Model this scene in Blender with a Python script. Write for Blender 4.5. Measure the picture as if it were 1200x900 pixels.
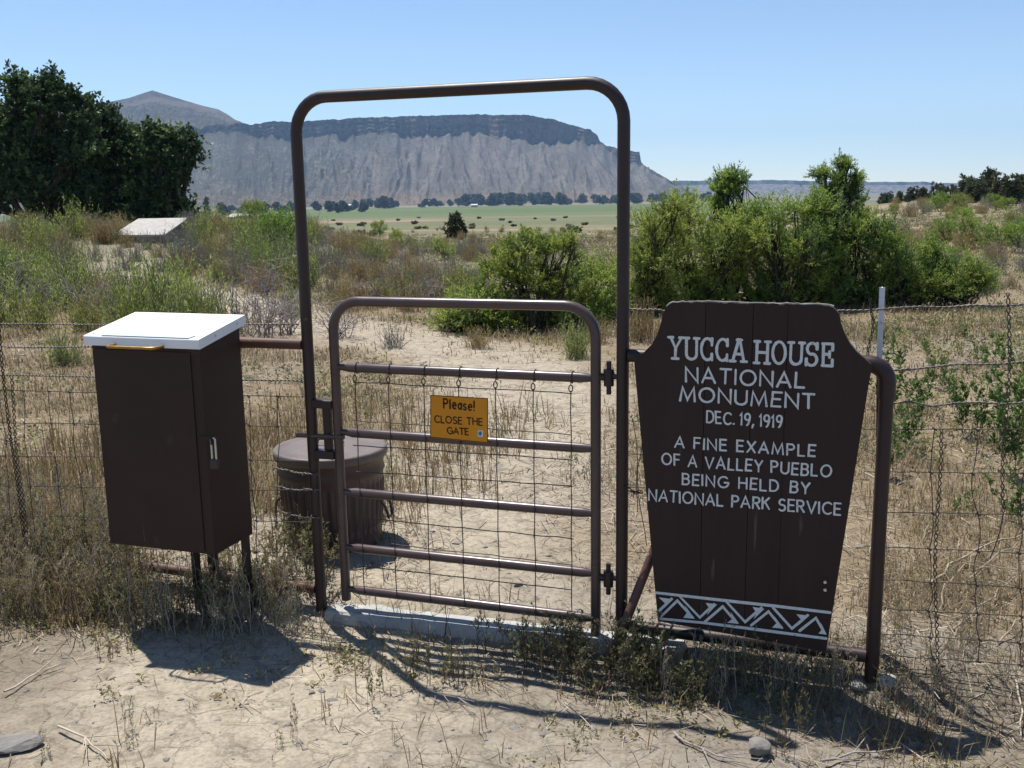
import bpy, math, random
import numpy as np
from mathutils import Matrix, Vector

# ------------------------------------------------------------------ scene, camera, light
for o in list(bpy.data.objects):
    bpy.data.objects.remove(o)
SC = bpy.context.scene
COL = SC.collection

FPX = 1177.56                      # focal length in pixels of a 1200 px wide picture
PITCH, ROLL, HC = math.radians(10.622), math.radians(-0.901), 1.6
cam = bpy.data.cameras.new('camera')
cam.sensor_width = 36.0
cam.lens = FPX / 1200 * 36.0
cam.clip_start, cam.clip_end = 0.05, 40000
camo = bpy.data.objects.new('camera', cam)
COL.objects.link(camo)
camo.matrix_world = (Matrix.Translation((0, 0, HC)) @ Matrix.Rotation(math.pi / 2 - PITCH, 4, 'X')
                     @ Matrix.Rotation(ROLL, 4, 'Z'))
SC.camera = camo

SUN_VEC = Vector((-0.235, 0.325, 1.0)).normalized()      # towards the sun
world = bpy.data.worlds.new('World')
SC.world = world
world.use_nodes = True
wn = world.node_tree
sky = wn.nodes.new('ShaderNodeTexSky')
sky.sky_type = 'NISHITA'
sky.sun_disc = False
sky.sun_elevation = math.asin(SUN_VEC.z)
sky.sun_rotation = math.atan2(SUN_VEC.x, SUN_VEC.y)
sky.altitude = 1800
sky.air_density = 1.0
sky.dust_density = 0.0
sky.ozone_density = 2.2
bg = wn.nodes['Background']
bg.inputs['Strength'].default_value = 0.102
wn.links.new(sky.outputs['Color'], bg.inputs['Color'])
sl = bpy.data.lights.new('sun', 'SUN')
sl.energy = 4.9
sl.angle = math.radians(0.53)
sl.color = (1.0, 0.955, 0.88)
so = bpy.data.objects.new('sun', sl)
COL.objects.link(so)
so.rotation_euler = SUN_VEC.to_track_quat('Z', 'Y').to_euler()
SC.view_settings.view_transform = 'Standard'
SC.view_settings.look = 'None'
SC.view_settings.gamma = 1
SC.view_settings.use_curve_mapping = False
SC.view_settings.exposure = 0.54
SC.render.engine = 'CYCLES'
cy = SC.cycles
cy.use_denoising = True
cy.denoiser = 'OPENIMAGEDENOISE'
cy.max_bounces = 8
cy.diffuse_bounces = 5
cy.glossy_bounces = 2
cy.transmission_bounces = 5
cy.volume_bounces = 0
cy.caustics_reflective = cy.caustics_refractive = False

# ------------------------------------------------------------------ helpers: picture <-> place
TH, DF = math.radians(18.666), 3.3094
NV = np.array([math.sin(TH), math.cos(TH), 0.0])          # fence normal, pointing away from the viewer
UV = np.array([math.cos(TH), -math.sin(TH), 0.0])         # along the fence, to the right
OC = np.array([0, 0, HC])


def ray(x, y):
    x, y = x - 600.0, 450.0 - y
    c, s = math.cos(ROLL), math.sin(ROLL)
    x, y = c * x - s * y, s * x + c * y
    c, s = math.cos(PITCH), math.sin(PITCH)
    return np.array([x / FPX, c + s * y / FPX, -s + c * y / FPX])


def FP(x, y, off=0.0):            # point on the fence's plane (off metres behind it)
    r = ray(x, y)
    return OC + r * ((DF + off) / (NV @ r))


def FU(x, y, off=0.0):
    p = FP(x, y, off)
    return float(p @ UV), float(p[2])


def L(u, z, off=0.0):             # fence coordinates -> place
    return UV * u + NV * (DF + off) + np.array([0, 0, z])


def DP(x, y, d):
    r = ray(x, y)
    return OC + r * (d / r[1])


# ------------------------------------------------------------------ noise
def _hash(i, j, seed):
    with np.errstate(over='ignore'):
        n = (i.astype(np.int64) * 374761393 + j.astype(np.int64) * 668265263 + seed * 1442695041) & 0xffffffff
        n = ((n ^ (n >> 13)) * 1274126177) & 0xffffffff
        n = n ^ (n >> 16)
    return (n & 0xffff) / 65535.0


def vnoise(x, y, seed=0):
    x, y = np.asarray(x, float), np.asarray(y, float)
    i, j = np.floor(x), np.floor(y)
    fx, fy = x - i, y - j
    fx, fy = fx * fx * (3 - 2 * fx), fy * fy * (3 - 2 * fy)
    i, j = i.astype(np.int64), j.astype(np.int64)
    a, b = _hash(i, j, seed), _hash(i + 1, j, seed)
    c, d = _hash(i, j + 1, seed), _hash(i + 1, j + 1, seed)
    return (a + (b - a) * fx) * (1 - fy) + (c + (d - c) * fx) * fy


def fbm(x, y, seed=0, octs=4, gain=0.5):
    t, a, s = 0, 1.0, 0
    for k in range(octs):
        t = t + a * vnoise(x * 2 ** k, y * 2 ** k, seed + k * 17)
        s += a
        a *= gain
    return t / s


def sstep(a, b, x):
    t = np.clip((np.asarray(x, float) - a) / (b - a), 0, 1)
    return t * t * (3 - 2 * t)


# ------------------------------------------------------------------ mesh building
def mesh_from(name, chunks, mats, colors=None):
    """chunks: (verts [n,3], faces [m,k], material index, smooth)"""
    V, loops, starts, totals, mi, sm = [], [], [], [], [], []
    vo, lo = 0, 0
    for v, f, m, s in chunks:
        v = np.asarray(v, np.float32).reshape(-1, 3)
        f = np.asarray(f, np.int64)
        if len(f) == 0:
            continue
        k = f.shape[1]
        V.append(v)
        loops.append((f + vo).ravel())
        starts.append(lo + np.arange(len(f)) * k)
        totals.append(np.full(len(f), k))
        mi.append(np.full(len(f), m))
        sm.append(np.full(len(f), bool(s)))
        vo += len(v)
        lo += f.size
    V = np.concatenate(V)
    loops = np.concatenate(loops).astype(np.int32)
    starts = np.concatenate(starts).astype(np.int32)
    me = bpy.data.meshes.new(name)
    me.vertices.add(len(V))
    me.vertices.foreach_set('co', V.ravel())
    me.loops.add(len(loops))
    me.loops.foreach_set('vertex_index', loops)
    me.polygons.add(len(starts))
    me.polygons.foreach_set('loop_start', starts)
    me.polygons.foreach_set('material_index', np.concatenate(mi).astype(np.int32))
    me.polygons.foreach_set('use_smooth', np.concatenate(sm))
    if colors is not None:
        at = me.color_attributes.new('tint', 'FLOAT_COLOR', 'POINT')
        c = np.ones((len(V), 4), np.float32)
        c[:, :3] = colors
        at.data.foreach_set('color', c.ravel())
    me.update(calc_edges=True)
    for m in (mats if isinstance(mats, (list, tuple)) else [mats]):
        me.materials.append(m)
    return me


class MB:
    def __init__(self):
        self.c = []

    def add(self, v, f, m=0, smooth=False):
        self.c.append((v, f, m, smooth))
        return self

    def tube(self, pts, r, sides=12, cap=True, m=0, closed=False, smooth=True, squash=None):
        p = np.asarray(pts, float)
        n = len(p)
        r = np.broadcast_to(np.asarray(r, float), (n,))
        if closed:
            t = np.roll(p, -1, 0) - np.roll(p, 1, 0)
        else:
            t = np.gradient(p, axis=0)
        t /= np.linalg.norm(t, axis=1)[:, None] + 1e-12
        a = np.zeros((n, 3))
        ref = np.array([0, 0, 1.0]) if abs(t[0][2]) < 0.9 else np.array([1.0, 0, 0])
        x = np.cross(t[0], ref)
        x /= np.linalg.norm(x)
        for i in range(n):
            x = x - t[i] * (x @ t[i])
            x /= np.linalg.norm(x) + 1e-12
            a[i] = x
        b = np.cross(t, a)
        ang = np.arange(sides) * 2 * math.pi / sides
        ring = a[:, None, :] * np.cos(ang)[None, :, None] + b[:, None, :] * np.sin(ang)[None, :, None]
        v = (p[:, None, :] + ring * r[:, None, None]).reshape(-1, 3)
        i = np.arange(n if closed else n - 1)[:, None]
        j = np.arange(sides)[None, :]
        i2, j2 = (i + 1) % n, (j + 1) % sides
        f = np.stack([i * sides + j, i * sides + j2, i2 * sides + j2, i2 * sides + j], -1).reshape(-1, 4)
        self.c.append((v, f, m, smooth))
        if cap and not closed:
            self.c.append((v[:sides], np.arange(sides)[None, ::-1], m, False))
            self.c.append((v[-sides:], np.arange(sides)[None, :], m, False))
        return self

    def box(self, o, ax, ay, az, m=0):
        """corner o and three edge vectors"""
        o, ax, ay, az = (np.asarray(q, float) for q in (o, ax, ay, az))
        v = np.array([o, o + ax, o + ax + ay, o + ay, o + az, o + ax + az, o + ax + ay + az, o + ay + az])
        f = np.array([[3, 2, 1, 0], [4, 5, 6, 7], [0, 1, 5, 4], [1, 2, 6, 5], [2, 3, 7, 6], [3, 0, 4, 7]])
        self.c.append((v, f, m, False))
        return self

    def prism(self, poly, back, m=0):
        """polygon (front face, list of points) extruded by the vector back"""
        p = np.asarray(poly, float)
        n = len(p)
        q = p + np.asarray(back, float)
        self.c.append((p, np.arange(n)[None, :], m, False))
        self.c.append((q, np.arange(n)[None, ::-1], m, False))
        i = np.arange(n)
        f = np.stack([i, i + n, (i + 1) % n + n, (i + 1) % n], -1)
        self.c.append((np.concatenate([p, q]), f, m, False))
        return self

    def build(self, name, mats, parent=None, bevel=0, origin=None):
        me = mesh_from(name, self.c, mats)
        if origin is not None:
            me.transform(Matrix.Translation(-Vector(origin)))
        o = bpy.data.objects.new(name, me)
        COL.objects.link(o)
        if parent is not None:
            o.parent = parent
            if origin is None:
                o.matrix_parent_inverse = Matrix.Translation(-parent.location)
        elif origin is not None:
            o.location = origin
        if bevel:
            b = o.modifiers.new('edge', 'BEVEL')
            b.width = bevel
            b.segments = 2
            b.limit_method = 'ANGLE'
            b.angle_limit = math.radians(40)
            b.use_clamp_overlap = True
        return o


def tag(o, label=None, cat=None, group=None, kind=None):
    for k, v in (('label', label), ('category', cat), ('group', group), ('kind', kind)):
        if v:
            o[k] = v
    return o


def thing(name, label, cat, loc=(0, 0, 0), group=None):
    o = bpy.data.objects.new(name, None)
    o.empty_display_size = 0.1
    COL.objects.link(o)
    o.location = Vector(loc)
    return tag(o, label, cat, group)


def copy_tree(o, parent=None):
    c = o.copy()
    COL.objects.link(c)
    if parent is not None:
        c.parent = parent
    for ch in [q for q in bpy.data.objects if q.parent == o]:
        copy_tree(ch, c)
    return c


# ------------------------------------------------------------------ materials
def new_mat(name):
    m = bpy.data.materials.new(name)
    m.use_nodes = True
    nt = m.node_tree
    return m, nt, nt.nodes, nt.links, nt.nodes['Principled BSDF']


def ramp(nodes, stops):
    r = nodes.new('ShaderNodeValToRGB')
    e = r.color_ramp.elements
    while len(e) < len(stops):
        e.new(0.5)
    for q, (p, c) in zip(e, stops):
        q.position = p
        q.color = (*c, 1) if len(c) == 3 else c
    return r


def paint_mat(name, col, col2, rough=0.5, scale=14, spec=0.4, rust=None, rust_at=0.68, bump=0.15, metallic=0, stretch=(1, 1, 1)):
    m, nt, N, K, P = new_mat(name)
    tc = N.new('ShaderNodeTexCoord')
    mp = N.new('ShaderNodeMapping')
    mp.inputs['Scale'].default_value = stretch
    K.new(tc.outputs['Object'], mp.inputs['Vector'])
    n1 = N.new('ShaderNodeTexNoise')
    n1.inputs['Scale'].default_value = scale
    n1.inputs['Detail'].default_value = 6
    n1.inputs['Roughness'].default_value = 0.65
    K.new(mp.outputs['Vector'], n1.inputs['Vector'])
    r = ramp(N, [(0.3, col), (0.7, col2)])
    K.new(n1.outputs['Fac'], r.inputs['Fac'])
    out = r.outputs['Color']
    if rust:
        n2 = N.new('ShaderNodeTexNoise')
        n2.inputs['Scale'].default_value = scale * 1.7
        n2.inputs['Detail'].default_value = 8
        K.new(mp.outputs['Vector'], n2.inputs['Vector'])
        rr = ramp(N, [(rust_at, (0, 0, 0)), (rust_at + 0.06, (1, 1, 1))])
        K.new(n2.outputs['Fac'], rr.inputs['Fac'])
        mx = N.new('ShaderNodeMixRGB')
        K.new(rr.outputs['Color'], mx.inputs['Fac'])
        K.new(out, mx.inputs['Color1'])
        mx.inputs['Color2'].default_value = (*rust, 1)
        out = mx.outputs['Color']
    K.new(out, P.inputs['Base Color'])
    rg = N.new('ShaderNodeMapRange')
    rg.inputs['To Min'].default_value = rough - 0.1
    rg.inputs['To Max'].default_value = rough + 0.12
    K.new(n1.outputs['Fac'], rg.inputs['Value'])
    K.new(rg.outputs['Result'], P.inputs['Roughness'])
    P.inputs['Specular IOR Level'].default_value = spec
    P.inputs['Metallic'].default_value = metallic
    if bump:
        b = N.new('ShaderNodeBump')
        b.inputs['Strength'].default_value = bump
        b.inputs['Distance'].default_value = 0.004
        K.new(n1.outputs['Fac'], b.inputs['Height'])
        K.new(b.outputs['Normal'], P.inputs['Normal'])
    return m


def leaf_mat(name, stops, trans=0.4, rough=0.6, spec=0.3, hue_var=0.06, val_var=0.5):
    """leaves: every leaf takes its own tone from the ramp, every plant a slight shift of it"""
    m, nt, N, K, P = new_mat(name)
    g = N.new('ShaderNodeNewGeometry')
    oi = N.new('ShaderNodeObjectInfo')
    r = ramp(N, stops)
    K.new(g.outputs['Random Per Island'], r.inputs['Fac'])
    hs = N.new('ShaderNodeHueSaturation')
    mr = N.new('ShaderNodeMapRange')
    mr.inputs['To Min'].default_value = 0.5 - hue_var
    mr.inputs['To Max'].default_value = 0.5 + hue_var * 0.6
    K.new(oi.outputs['Random'], mr.inputs['Value'])
    K.new(mr.outputs['Result'], hs.inputs['Hue'])
    mm = N.new('ShaderNodeMath')
    mm.operation = 'MULTIPLY'
    mm.inputs[1].default_value = 7.31
    K.new(oi.outputs['Random'], mm.inputs[0])
    fr = N.new('ShaderNodeMath')
    fr.operation = 'FRACT'
    K.new(mm.outputs[0], fr.inputs[0])
    mv = N.new('ShaderNodeMapRange')
    mv.inputs['To Min'].default_value = 1 - val_var * 0.5
    mv.inputs['To Max'].default_value = 1 + val_var * 0.5
    K.new(fr.outputs[0], mv.inputs['Value'])
    K.new(mv.outputs['Result'], hs.inputs['Value'])
    K.new(r.outputs['Color'], hs.inputs['Color'])
    P.inputs['Roughness'].default_value = rough
    P.inputs['Specular IOR Level'].default_value = spec
    K.new(hs.outputs['Color'], P.inputs['Base Color'])
    if trans:
        t = N.new('ShaderNodeBsdfTranslucent')
        K.new(hs.outputs['Color'], t.inputs['Color'])
        mx = N.new('ShaderNodeMixShader')
        mx.inputs['Fac'].default_value = trans
        K.new(P.outputs[0], mx.inputs[1])
        K.new(t.outputs[0], mx.inputs[2])
        K.new(mx.outputs[0], N['Material Output'].inputs['Surface'])
    return m


M = {}
M['pipe'] = paint_mat('brown_pipe_paint', (0.066, 0.041, 0.037), (0.095, 0.062, 0.056), 0.30, 9, 0.5, rust=(0.10, 0.045, 0.025), rust_at=0.645, bump=0.18)
M['rusty'] = paint_mat('rusty_pipe', (0.075, 0.035, 0.025), (0.13, 0.062, 0.042), 0.55, 12, 0.4, rust=(0.42, 0.36, 0.32), rust_at=0.66)
M['frame'] = paint_mat('dark_red_pipe_paint', (0.024, 0.0125, 0.0105), (0.038, 0.020, 0.017), 0.46, 10, 0.45, rust=(0.13, 0.06, 0.035), rust_at=0.70)
M['box'] = paint_mat('brown_sheet_metal', (0.028, 0.0128, 0.0088), (0.040, 0.0195, 0.0138), 0.55, 6, 0.3, rust=(0.05, 0.032, 0.025), rust_at=0.66, bump=0.05)
M['board'] = paint_mat('brown_board_paint', (0.028, 0.0142, 0.0112), (0.042, 0.0230, 0.0188), 0.62, 12, 0.3, rust=(0.105, 0.08, 0.07), rust_at=0.665, bump=0.4, stretch=(1, 1, 0.12))
M['white_paint'] = paint_mat('old_white_lettering', (0.58, 0.60, 0.58), (0.74, 0.75, 0.73), 0.6, 70, 0.3, rust=(0.20, 0.185, 0.175), rust_at=0.66, bump=0)
M['lid'] = paint_mat('white_enamel', (0.82, 0.82, 0.80), (0.87, 0.87, 0.85), 0.4, 8, 0.4, bump=0.03)
M['brass'] = paint_mat('brass', (0.34, 0.19, 0.055), (0.45, 0.27, 0.09), 0.4, 25, 0.5, bump=0.05, metallic=0.8)
M['steel'] = paint_mat('galvanised_wire', (0.10, 0.085, 0.075), (0.19, 0.17, 0.155), 0.5, 30, 0.4, bump=0, metallic=0.4)
M['chrome'] = paint_mat('bright_steel', (0.5, 0.5, 0.52), (0.65, 0.65, 0.66), 0.28, 30, 0.5, bump=0, metallic=0.9)
M['wire'] = paint_mat('dark_wire', (0.035, 0.03, 0.028), (0.075, 0.062, 0.054), 0.55, 30, 0.4, bump=0, metallic=0.3)
M['notice'] = paint_mat('orange_sign_paint', (0.66, 0.25, 0.010), (0.72, 0.285, 0.014), 0.5, 12, 0.3, bump=0)
M['ink'] = paint_mat('dark_sign_ink', (0.035, 0.014, 0.008), (0.05, 0.02, 0.01), 0.6, 30, 0.2, bump=0)
M['can'] = paint_mat('brown_trash_can_paint', (0.062, 0.038, 0.033), (0.082, 0.050, 0.043), 0.42, 7, 0.4, rust=(0.12, 0.07, 0.05), rust_at=0.7, bump=0.08)
M['can_lid'] = paint_mat('paler_can_lid', (0.115, 0.090, 0.076), (0.165, 0.13, 0.112), 0.5, 9, 0.4, rust=(0.10, 0.06, 0.04), rust_at=0.68, bump=0.08)  # lid colour, paler and greyer than the can body
M['concrete'] = paint_mat('pale_concrete', (0.32, 0.32, 0.305), (0.43, 0.42, 0.395), 0.9, 18, 0.2, rust=(0.30, 0.27, 0.23), rust_at=0.66, bump=0.6)
M['rock'] = paint_mat('grey_rock', (0.15, 0.14, 0.13), (0.25, 0.235, 0.215), 0.9, 30, 0.2, bump=0.8)
M['pale_rock'] = paint_mat('pale_rock', (0.30, 0.27, 0.235), (0.42, 0.39, 0.345), 0.9, 20, 0.2, bump=0.8)
M['red_rock'] = paint_mat('red_brown_rock', (0.07, 0.035, 0.025), (0.13, 0.06, 0.04), 0.9, 20, 0.2, bump=0.8)
M['bark'] = paint_mat('dark_bark', (0.035, 0.028, 0.022), (0.075, 0.06, 0.048), 0.9, 20, 0.1, bump=0.5, stretch=(1, 1, 0.3))
M['twig'] = paint_mat('brown_twig', (0.07, 0.052, 0.042), (0.14, 0.11, 0.09), 0.9, 20, 0.1, bump=0)
M['grey_twig'] = paint_mat('grey_dead_twig', (0.20, 0.175, 0.165), (0.38, 0.34, 0.32), 0.9, 20, 0.1, bump=0)
M['pale_twig'] = paint_mat('bleached_twig', (0.36, 0.30, 0.23), (0.55, 0.48, 0.39), 0.9, 20, 0.1, bump=0)
M['tpost'] = paint_mat('white_tipped_steel', (0.62, 0.63, 0.63), (0.75, 0.76, 0.76), 0.5, 30, 0.4, rust=(0.3, 0.3, 0.3), rust_at=0.62, bump=0)
M['roof'] = paint_mat('pale_metal_roof', (0.50, 0.49, 0.46), (0.62, 0.60, 0.57), 0.6, 3, 0.3, bump=0)
M['shed_roof'] = paint_mat('dusty_roof_sheet', (0.30, 0.28, 0.255), (0.44, 0.42, 0.385), 0.8, 5, 0.2, bump=0)
M['barn_wall'] = paint_mat('grey_wall', (0.26, 0.25, 0.24), (0.34, 0.33, 0.31), 0.9, 1, 0.2, bump=0)
M['dark_opening'] = paint_mat('dark_opening', (0.02, 0.02, 0.02), (0.04, 0.035, 0.03), 0.9, 1, 0.1, bump=0)
M['sticker'] = paint_mat('sticker_paper', (0.62, 0.68, 0.62), (0.7, 0.75, 0.7), 0.5, 30, 0.3, bump=0)
M['sticker_blue'] = paint_mat('sticker_blue', (0.05, 0.12, 0.32), (0.08, 0.16, 0.38), 0.5, 30, 0.3, bump=0)
M['sticker_green'] = paint_mat('sticker_green', (0.05, 0.25, 0.16), (0.08, 0.3, 0.2), 0.5, 30, 0.3, bump=0)

# foliage
M['greasewood'] = leaf_mat('greasewood_leaves', [(0, (0.12, 0.21, 0.042)), (0.5, (0.22, 0.33, 0.06)), (0.85, (0.32, 0.42, 0.09)), (1, (0.42, 0.42, 0.16))], 0.5, hue_var=0.02, val_var=0.25)
M['greasewood_blue'] = leaf_mat('grey_green_leaves', [(0, (0.085, 0.15, 0.05)), (0.6, (0.15, 0.235, 0.07)), (1, (0.25, 0.31, 0.12))], 0.45, hue_var=0.02, val_var=0.3)
M['greasewood_light'] = leaf_mat('young_greasewood_leaves', [(0, (0.20, 0.29, 0.055)), (0.5, (0.33, 0.43, 0.085)), (0.85, (0.43, 0.51, 0.13)), (1, (0.46, 0.47, 0.21))], 0.5, hue_var=0.015, val_var=0.15)
M['cottonwood_light'] = leaf_mat('paler_broad_leaves', [(0, (0.075, 0.135, 0.042)), (0.6, (0.14, 0.22, 0.065)), (1, (0.25, 0.32, 0.15))], 0.4, rough=0.45, hue_var=0.015, val_var=0.2)  # paler leaf colour stands in for sunlit clumps in the left crowns
M['juniper_light'] = leaf_mat('paler_juniper_needles', [(0, (0.055, 0.07, 0.03)), (0.6, (0.095, 0.11, 0.05)), (1, (0.15, 0.155, 0.08))], 0.2, hue_var=0.05, val_var=0.4)
M['green_stem'] = paint_mat('green_brush_stem', (0.14, 0.16, 0.065), (0.24, 0.25, 0.11), 0.8, 20, 0.1, bump=0)
M['tan_stem'] = paint_mat('tan_brush_stem', (0.24, 0.17, 0.085), (0.38, 0.28, 0.155), 0.8, 20, 0.1, bump=0)
M['cottonwood'] = leaf_mat('dark_broad_leaves', [(0, (0.022, 0.044, 0.022)), (0.6, (0.042, 0.078, 0.030)), (0.9, (0.075, 0.12, 0.045)), (1, (0.15, 0.18, 0.10))], 0.38, rough=0.5, hue_var=0.015, val_var=0.2)
M['juniper'] = leaf_mat('juniper_needles', [(0, (0.040, 0.060, 0.030)), (0.6, (0.068, 0.092, 0.044)), (1, (0.11, 0.13, 0.07))], 0.2, hue_var=0.05, val_var=0.5)
M['rabbitbrush'] = leaf_mat('rabbitbrush_leaves', [(0, (0.13, 0.18, 0.05)), (0.5, (0.22, 0.275, 0.075)), (0.8, (0.30, 0.34, 0.12)), (1, (0.42, 0.38, 0.22))], 0.4, hue_var=0.035, val_var=0.35)
M['sage'] = leaf_mat('sagebrush_leaves', [(0, (0.13, 0.135, 0.095)), (0.5, (0.20, 0.205, 0.145)), (1, (0.31, 0.29, 0.21))], 0.3, hue_var=0.03, val_var=0.35)
M['tan_brush'] = leaf_mat('dry_brush_stems', [(0, (0.22, 0.145, 0.065)), (0.5, (0.36, 0.255, 0.125)), (0.8, (0.44, 0.33, 0.18)), (1, (0.27, 0.27, 0.10))], 0.35, hue_var=0.02, val_var=0.35)
M['weed'] = leaf_mat('weed_leaves', [(0, (0.12, 0.135, 0.055)), (0.5, (0.20, 0.205, 0.085)), (0.85, (0.28, 0.25, 0.12)), (1, (0.36, 0.29, 0.16))], 0.4, hue_var=0.03, val_var=0.3)
M['dry_weed'] = leaf_mat('dry_weed_leaves', [(0, (0.17, 0.135, 0.06)), (0.45, (0.27, 0.215, 0.095)), (0.7, (0.36, 0.28, 0.14)), (0.72, (0.20, 0.215, 0.075)), (1, (0.26, 0.26, 0.10))], 0.35, hue_var=0.02, val_var=0.3)
M['sapling'] = leaf_mat('bright_green_leaves', [(0, (0.075, 0.14, 0.03)), (0.6, (0.12, 0.20, 0.045)), (1, (0.19, 0.26, 0.08))], 0.45, hue_var=0.02, val_var=0.25)
M['straw'] = leaf_mat('dry_grass_blades', [(0, (0.16, 0.115, 0.06)), (0.4, (0.27, 0.20, 0.115)), (0.72, (0.36, 0.285, 0.175)), (0.88, (0.46, 0.385, 0.26)), (1, (0.14, 0.15, 0.06))], 0.35, hue_var=0, val_var=0)
M['straw_brown'] = leaf_mat('brown_grass_blades', [(0, (0.13, 0.088, 0.045)), (0.4, (0.22, 0.155, 0.078)), (0.75, (0.32, 0.235, 0.125)), (1, (0.15, 0.155, 0.065))], 0.35, hue_var=0, val_var=0)
M['litter'] = leaf_mat('plant_litter', [(0, (0.11, 0.085, 0.058)), (0.5, (0.24, 0.19, 0.13)), (1, (0.44, 0.37, 0.28))], 0.0, hue_var=0, val_var=0)
M['far_tree'] = leaf_mat('far_tree_leaves', [(0, (0.045, 0.068, 0.036)), (0.7, (0.075, 0.105, 0.052)), (1, (0.11, 0.14, 0.075))], 0.2, hue_var=0.05, val_var=0.6)


def ground_mat():
    m, nt, N, K, P = new_mat('dry_ground')
    at = N.new('ShaderNodeVertexColor')
    at.layer_name = 'tint'
    tc = N.new('ShaderNodeNewGeometry')
    n1 = N.new('ShaderNodeTexNoise')
    n1.inputs['Scale'].default_value = 9
    n1.inputs['Detail'].default_value = 9
    n1.inputs['Roughness'].default_value = 0.68
    K.new(tc.outputs['Position'], n1.inputs['Vector'])
    n2 = N.new('ShaderNodeTexNoise')
    n2.inputs['Scale'].default_value = 70
    n2.inputs['Detail'].default_value = 5
    n2.inputs['Roughness'].default_value = 0.7
    K.new(tc.outputs['Position'], n2.inputs['Vector'])
    r1 = ramp(N, [(0.28, (0.70, 0.68, 0.66)), (0.5, (1.0, 1.0, 1.0)), (0.72, (1.22, 1.22, 1.2))])
    K.new(n1.outputs['Fac'], r1.inputs['Fac'])
    r2 = ramp(N, [(0.3, (0.68, 0.66, 0.63)), (0.5, (1, 1, 1)), (0.72, (1.2, 1.2, 1.2))])
    K.new(n2.outputs['Fac'], r2.inputs['Fac'])
    a = N.new('ShaderNodeMixRGB')
    a.blend_type = 'MULTIPLY'
    a.inputs['Fac'].default_value = 1
    K.new(at.outputs['Color'], a.inputs['Color1'])
    K.new(r1.outputs['Color'], a.inputs['Color2'])
    b = N.new('ShaderNodeMixRGB')
    b.blend_type = 'MULTIPLY'
    b.inputs['Fac'].default_value = 1
    K.new(a.outputs['Color'], b.inputs['Color1'])
    K.new(r2.outputs['Color'], b.inputs['Color2'])
    K.new(b.outputs['Color'], P.inputs['Base Color'])
    P.inputs['Roughness'].default_value = 0.95
    P.inputs['Specular IOR Level'].default_value = 0.1
    # dried-mud cracks, only as relief
    vo = N.new('ShaderNodeTexVoronoi')
    vo.feature = 'DISTANCE_TO_EDGE'
    vo.inputs['Scale'].default_value = 7.5
    wv = N.new('ShaderNodeVectorMath')
    wv.operation = 'MULTIPLY_ADD'
    K.new(n1.outputs['Color'], wv.inputs[0])
    wv.inputs[1].default_value = (0.16, 0.16, 0.16)
    K.new(tc.outputs['Position'], wv.inputs[2])
    K.new(wv.outputs[0], vo.inputs['Vector'])
    cr = ramp(N, [(0.0, (0, 0, 0)), (0.035, (1, 1, 1))])
    K.new(vo.outputs['Distance'], cr.inputs['Fac'])
    sm = N.new('ShaderNodeMath')
    sm.operation = 'MULTIPLY_ADD'
    K.new(n2.outputs['Fac'], sm.inputs[0])
    sm.inputs[1].default_value = 0.8
    K.new(cr.outputs['Color'], sm.inputs[2])
    s2 = N.new('ShaderNodeMath')
    s2.operation = 'MULTIPLY_ADD'
    K.new(n1.outputs['Fac'], s2.inputs[0])
    s2.inputs[1].default_value = 1.6
    K.new(sm.outputs[0], s2.inputs[2])
    bp = N.new('ShaderNodeBump')
    bp.inputs['Strength'].default_value = 0.55
    bp.inputs['Distance'].default_value = 0.012
    K.new(s2.outputs[0], bp.inputs['Height'])
    K.new(bp.outputs['Normal'], P.inputs['Normal'])
    return m


def tint_mat(name, scale, lo, hi):
    m, nt, N, K, P = new_mat(name)
    at = N.new('ShaderNodeVertexColor')
    at.layer_name = 'tint'
    tc = N.new('ShaderNodeNewGeometry')
    n1 = N.new('ShaderNodeTexNoise')
    n1.inputs['Scale'].default_value = scale
    n1.inputs['Detail'].default_value = 8
    n1.inputs['Roughness'].default_value = 0.7
    K.new(tc.outputs['Position'], n1.inputs['Vector'])
    r = ramp(N, [(0.3, (lo,) * 3), (0.7, (hi,) * 3)])
    K.new(n1.outputs['Fac'], r.inputs['Fac'])
    a = N.new('ShaderNodeMixRGB')
    a.blend_type = 'MULTIPLY'
    a.inputs['Fac'].default_value = 1
    K.new(at.outputs['Color'], a.inputs['Color1'])
    K.new(r.outputs['Color'], a.inputs['Color2'])
    K.new(a.outputs['Color'], P.inputs['Base Color'])
    P.inputs['Roughness'].default_value = 0.95
    P.inputs['Specular IOR Level'].default_value = 0.1
    return m


M['ground'] = ground_mat()
M['mesa'] = tint_mat('mesa_rock', 0.03, 0.7, 1.3)

# ------------------------------------------------------------------ terrain
ZD = np.array([0, 25, 40, 60, 100, 200, 500, 1000, 1500, 2500, 15000.])
ZL = np.array([0, 0, -.35, -.9, -2.0, -4.5, -11, -18, -21.5, -23, -23.])
RD = np.array([0, 12, 25, 60, 100, 140, 300, 600, 1500, 15000.])
RL = np.array([0, 0, -.05, 0, .25, .3, -6, -13, -21, -23.])


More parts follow.
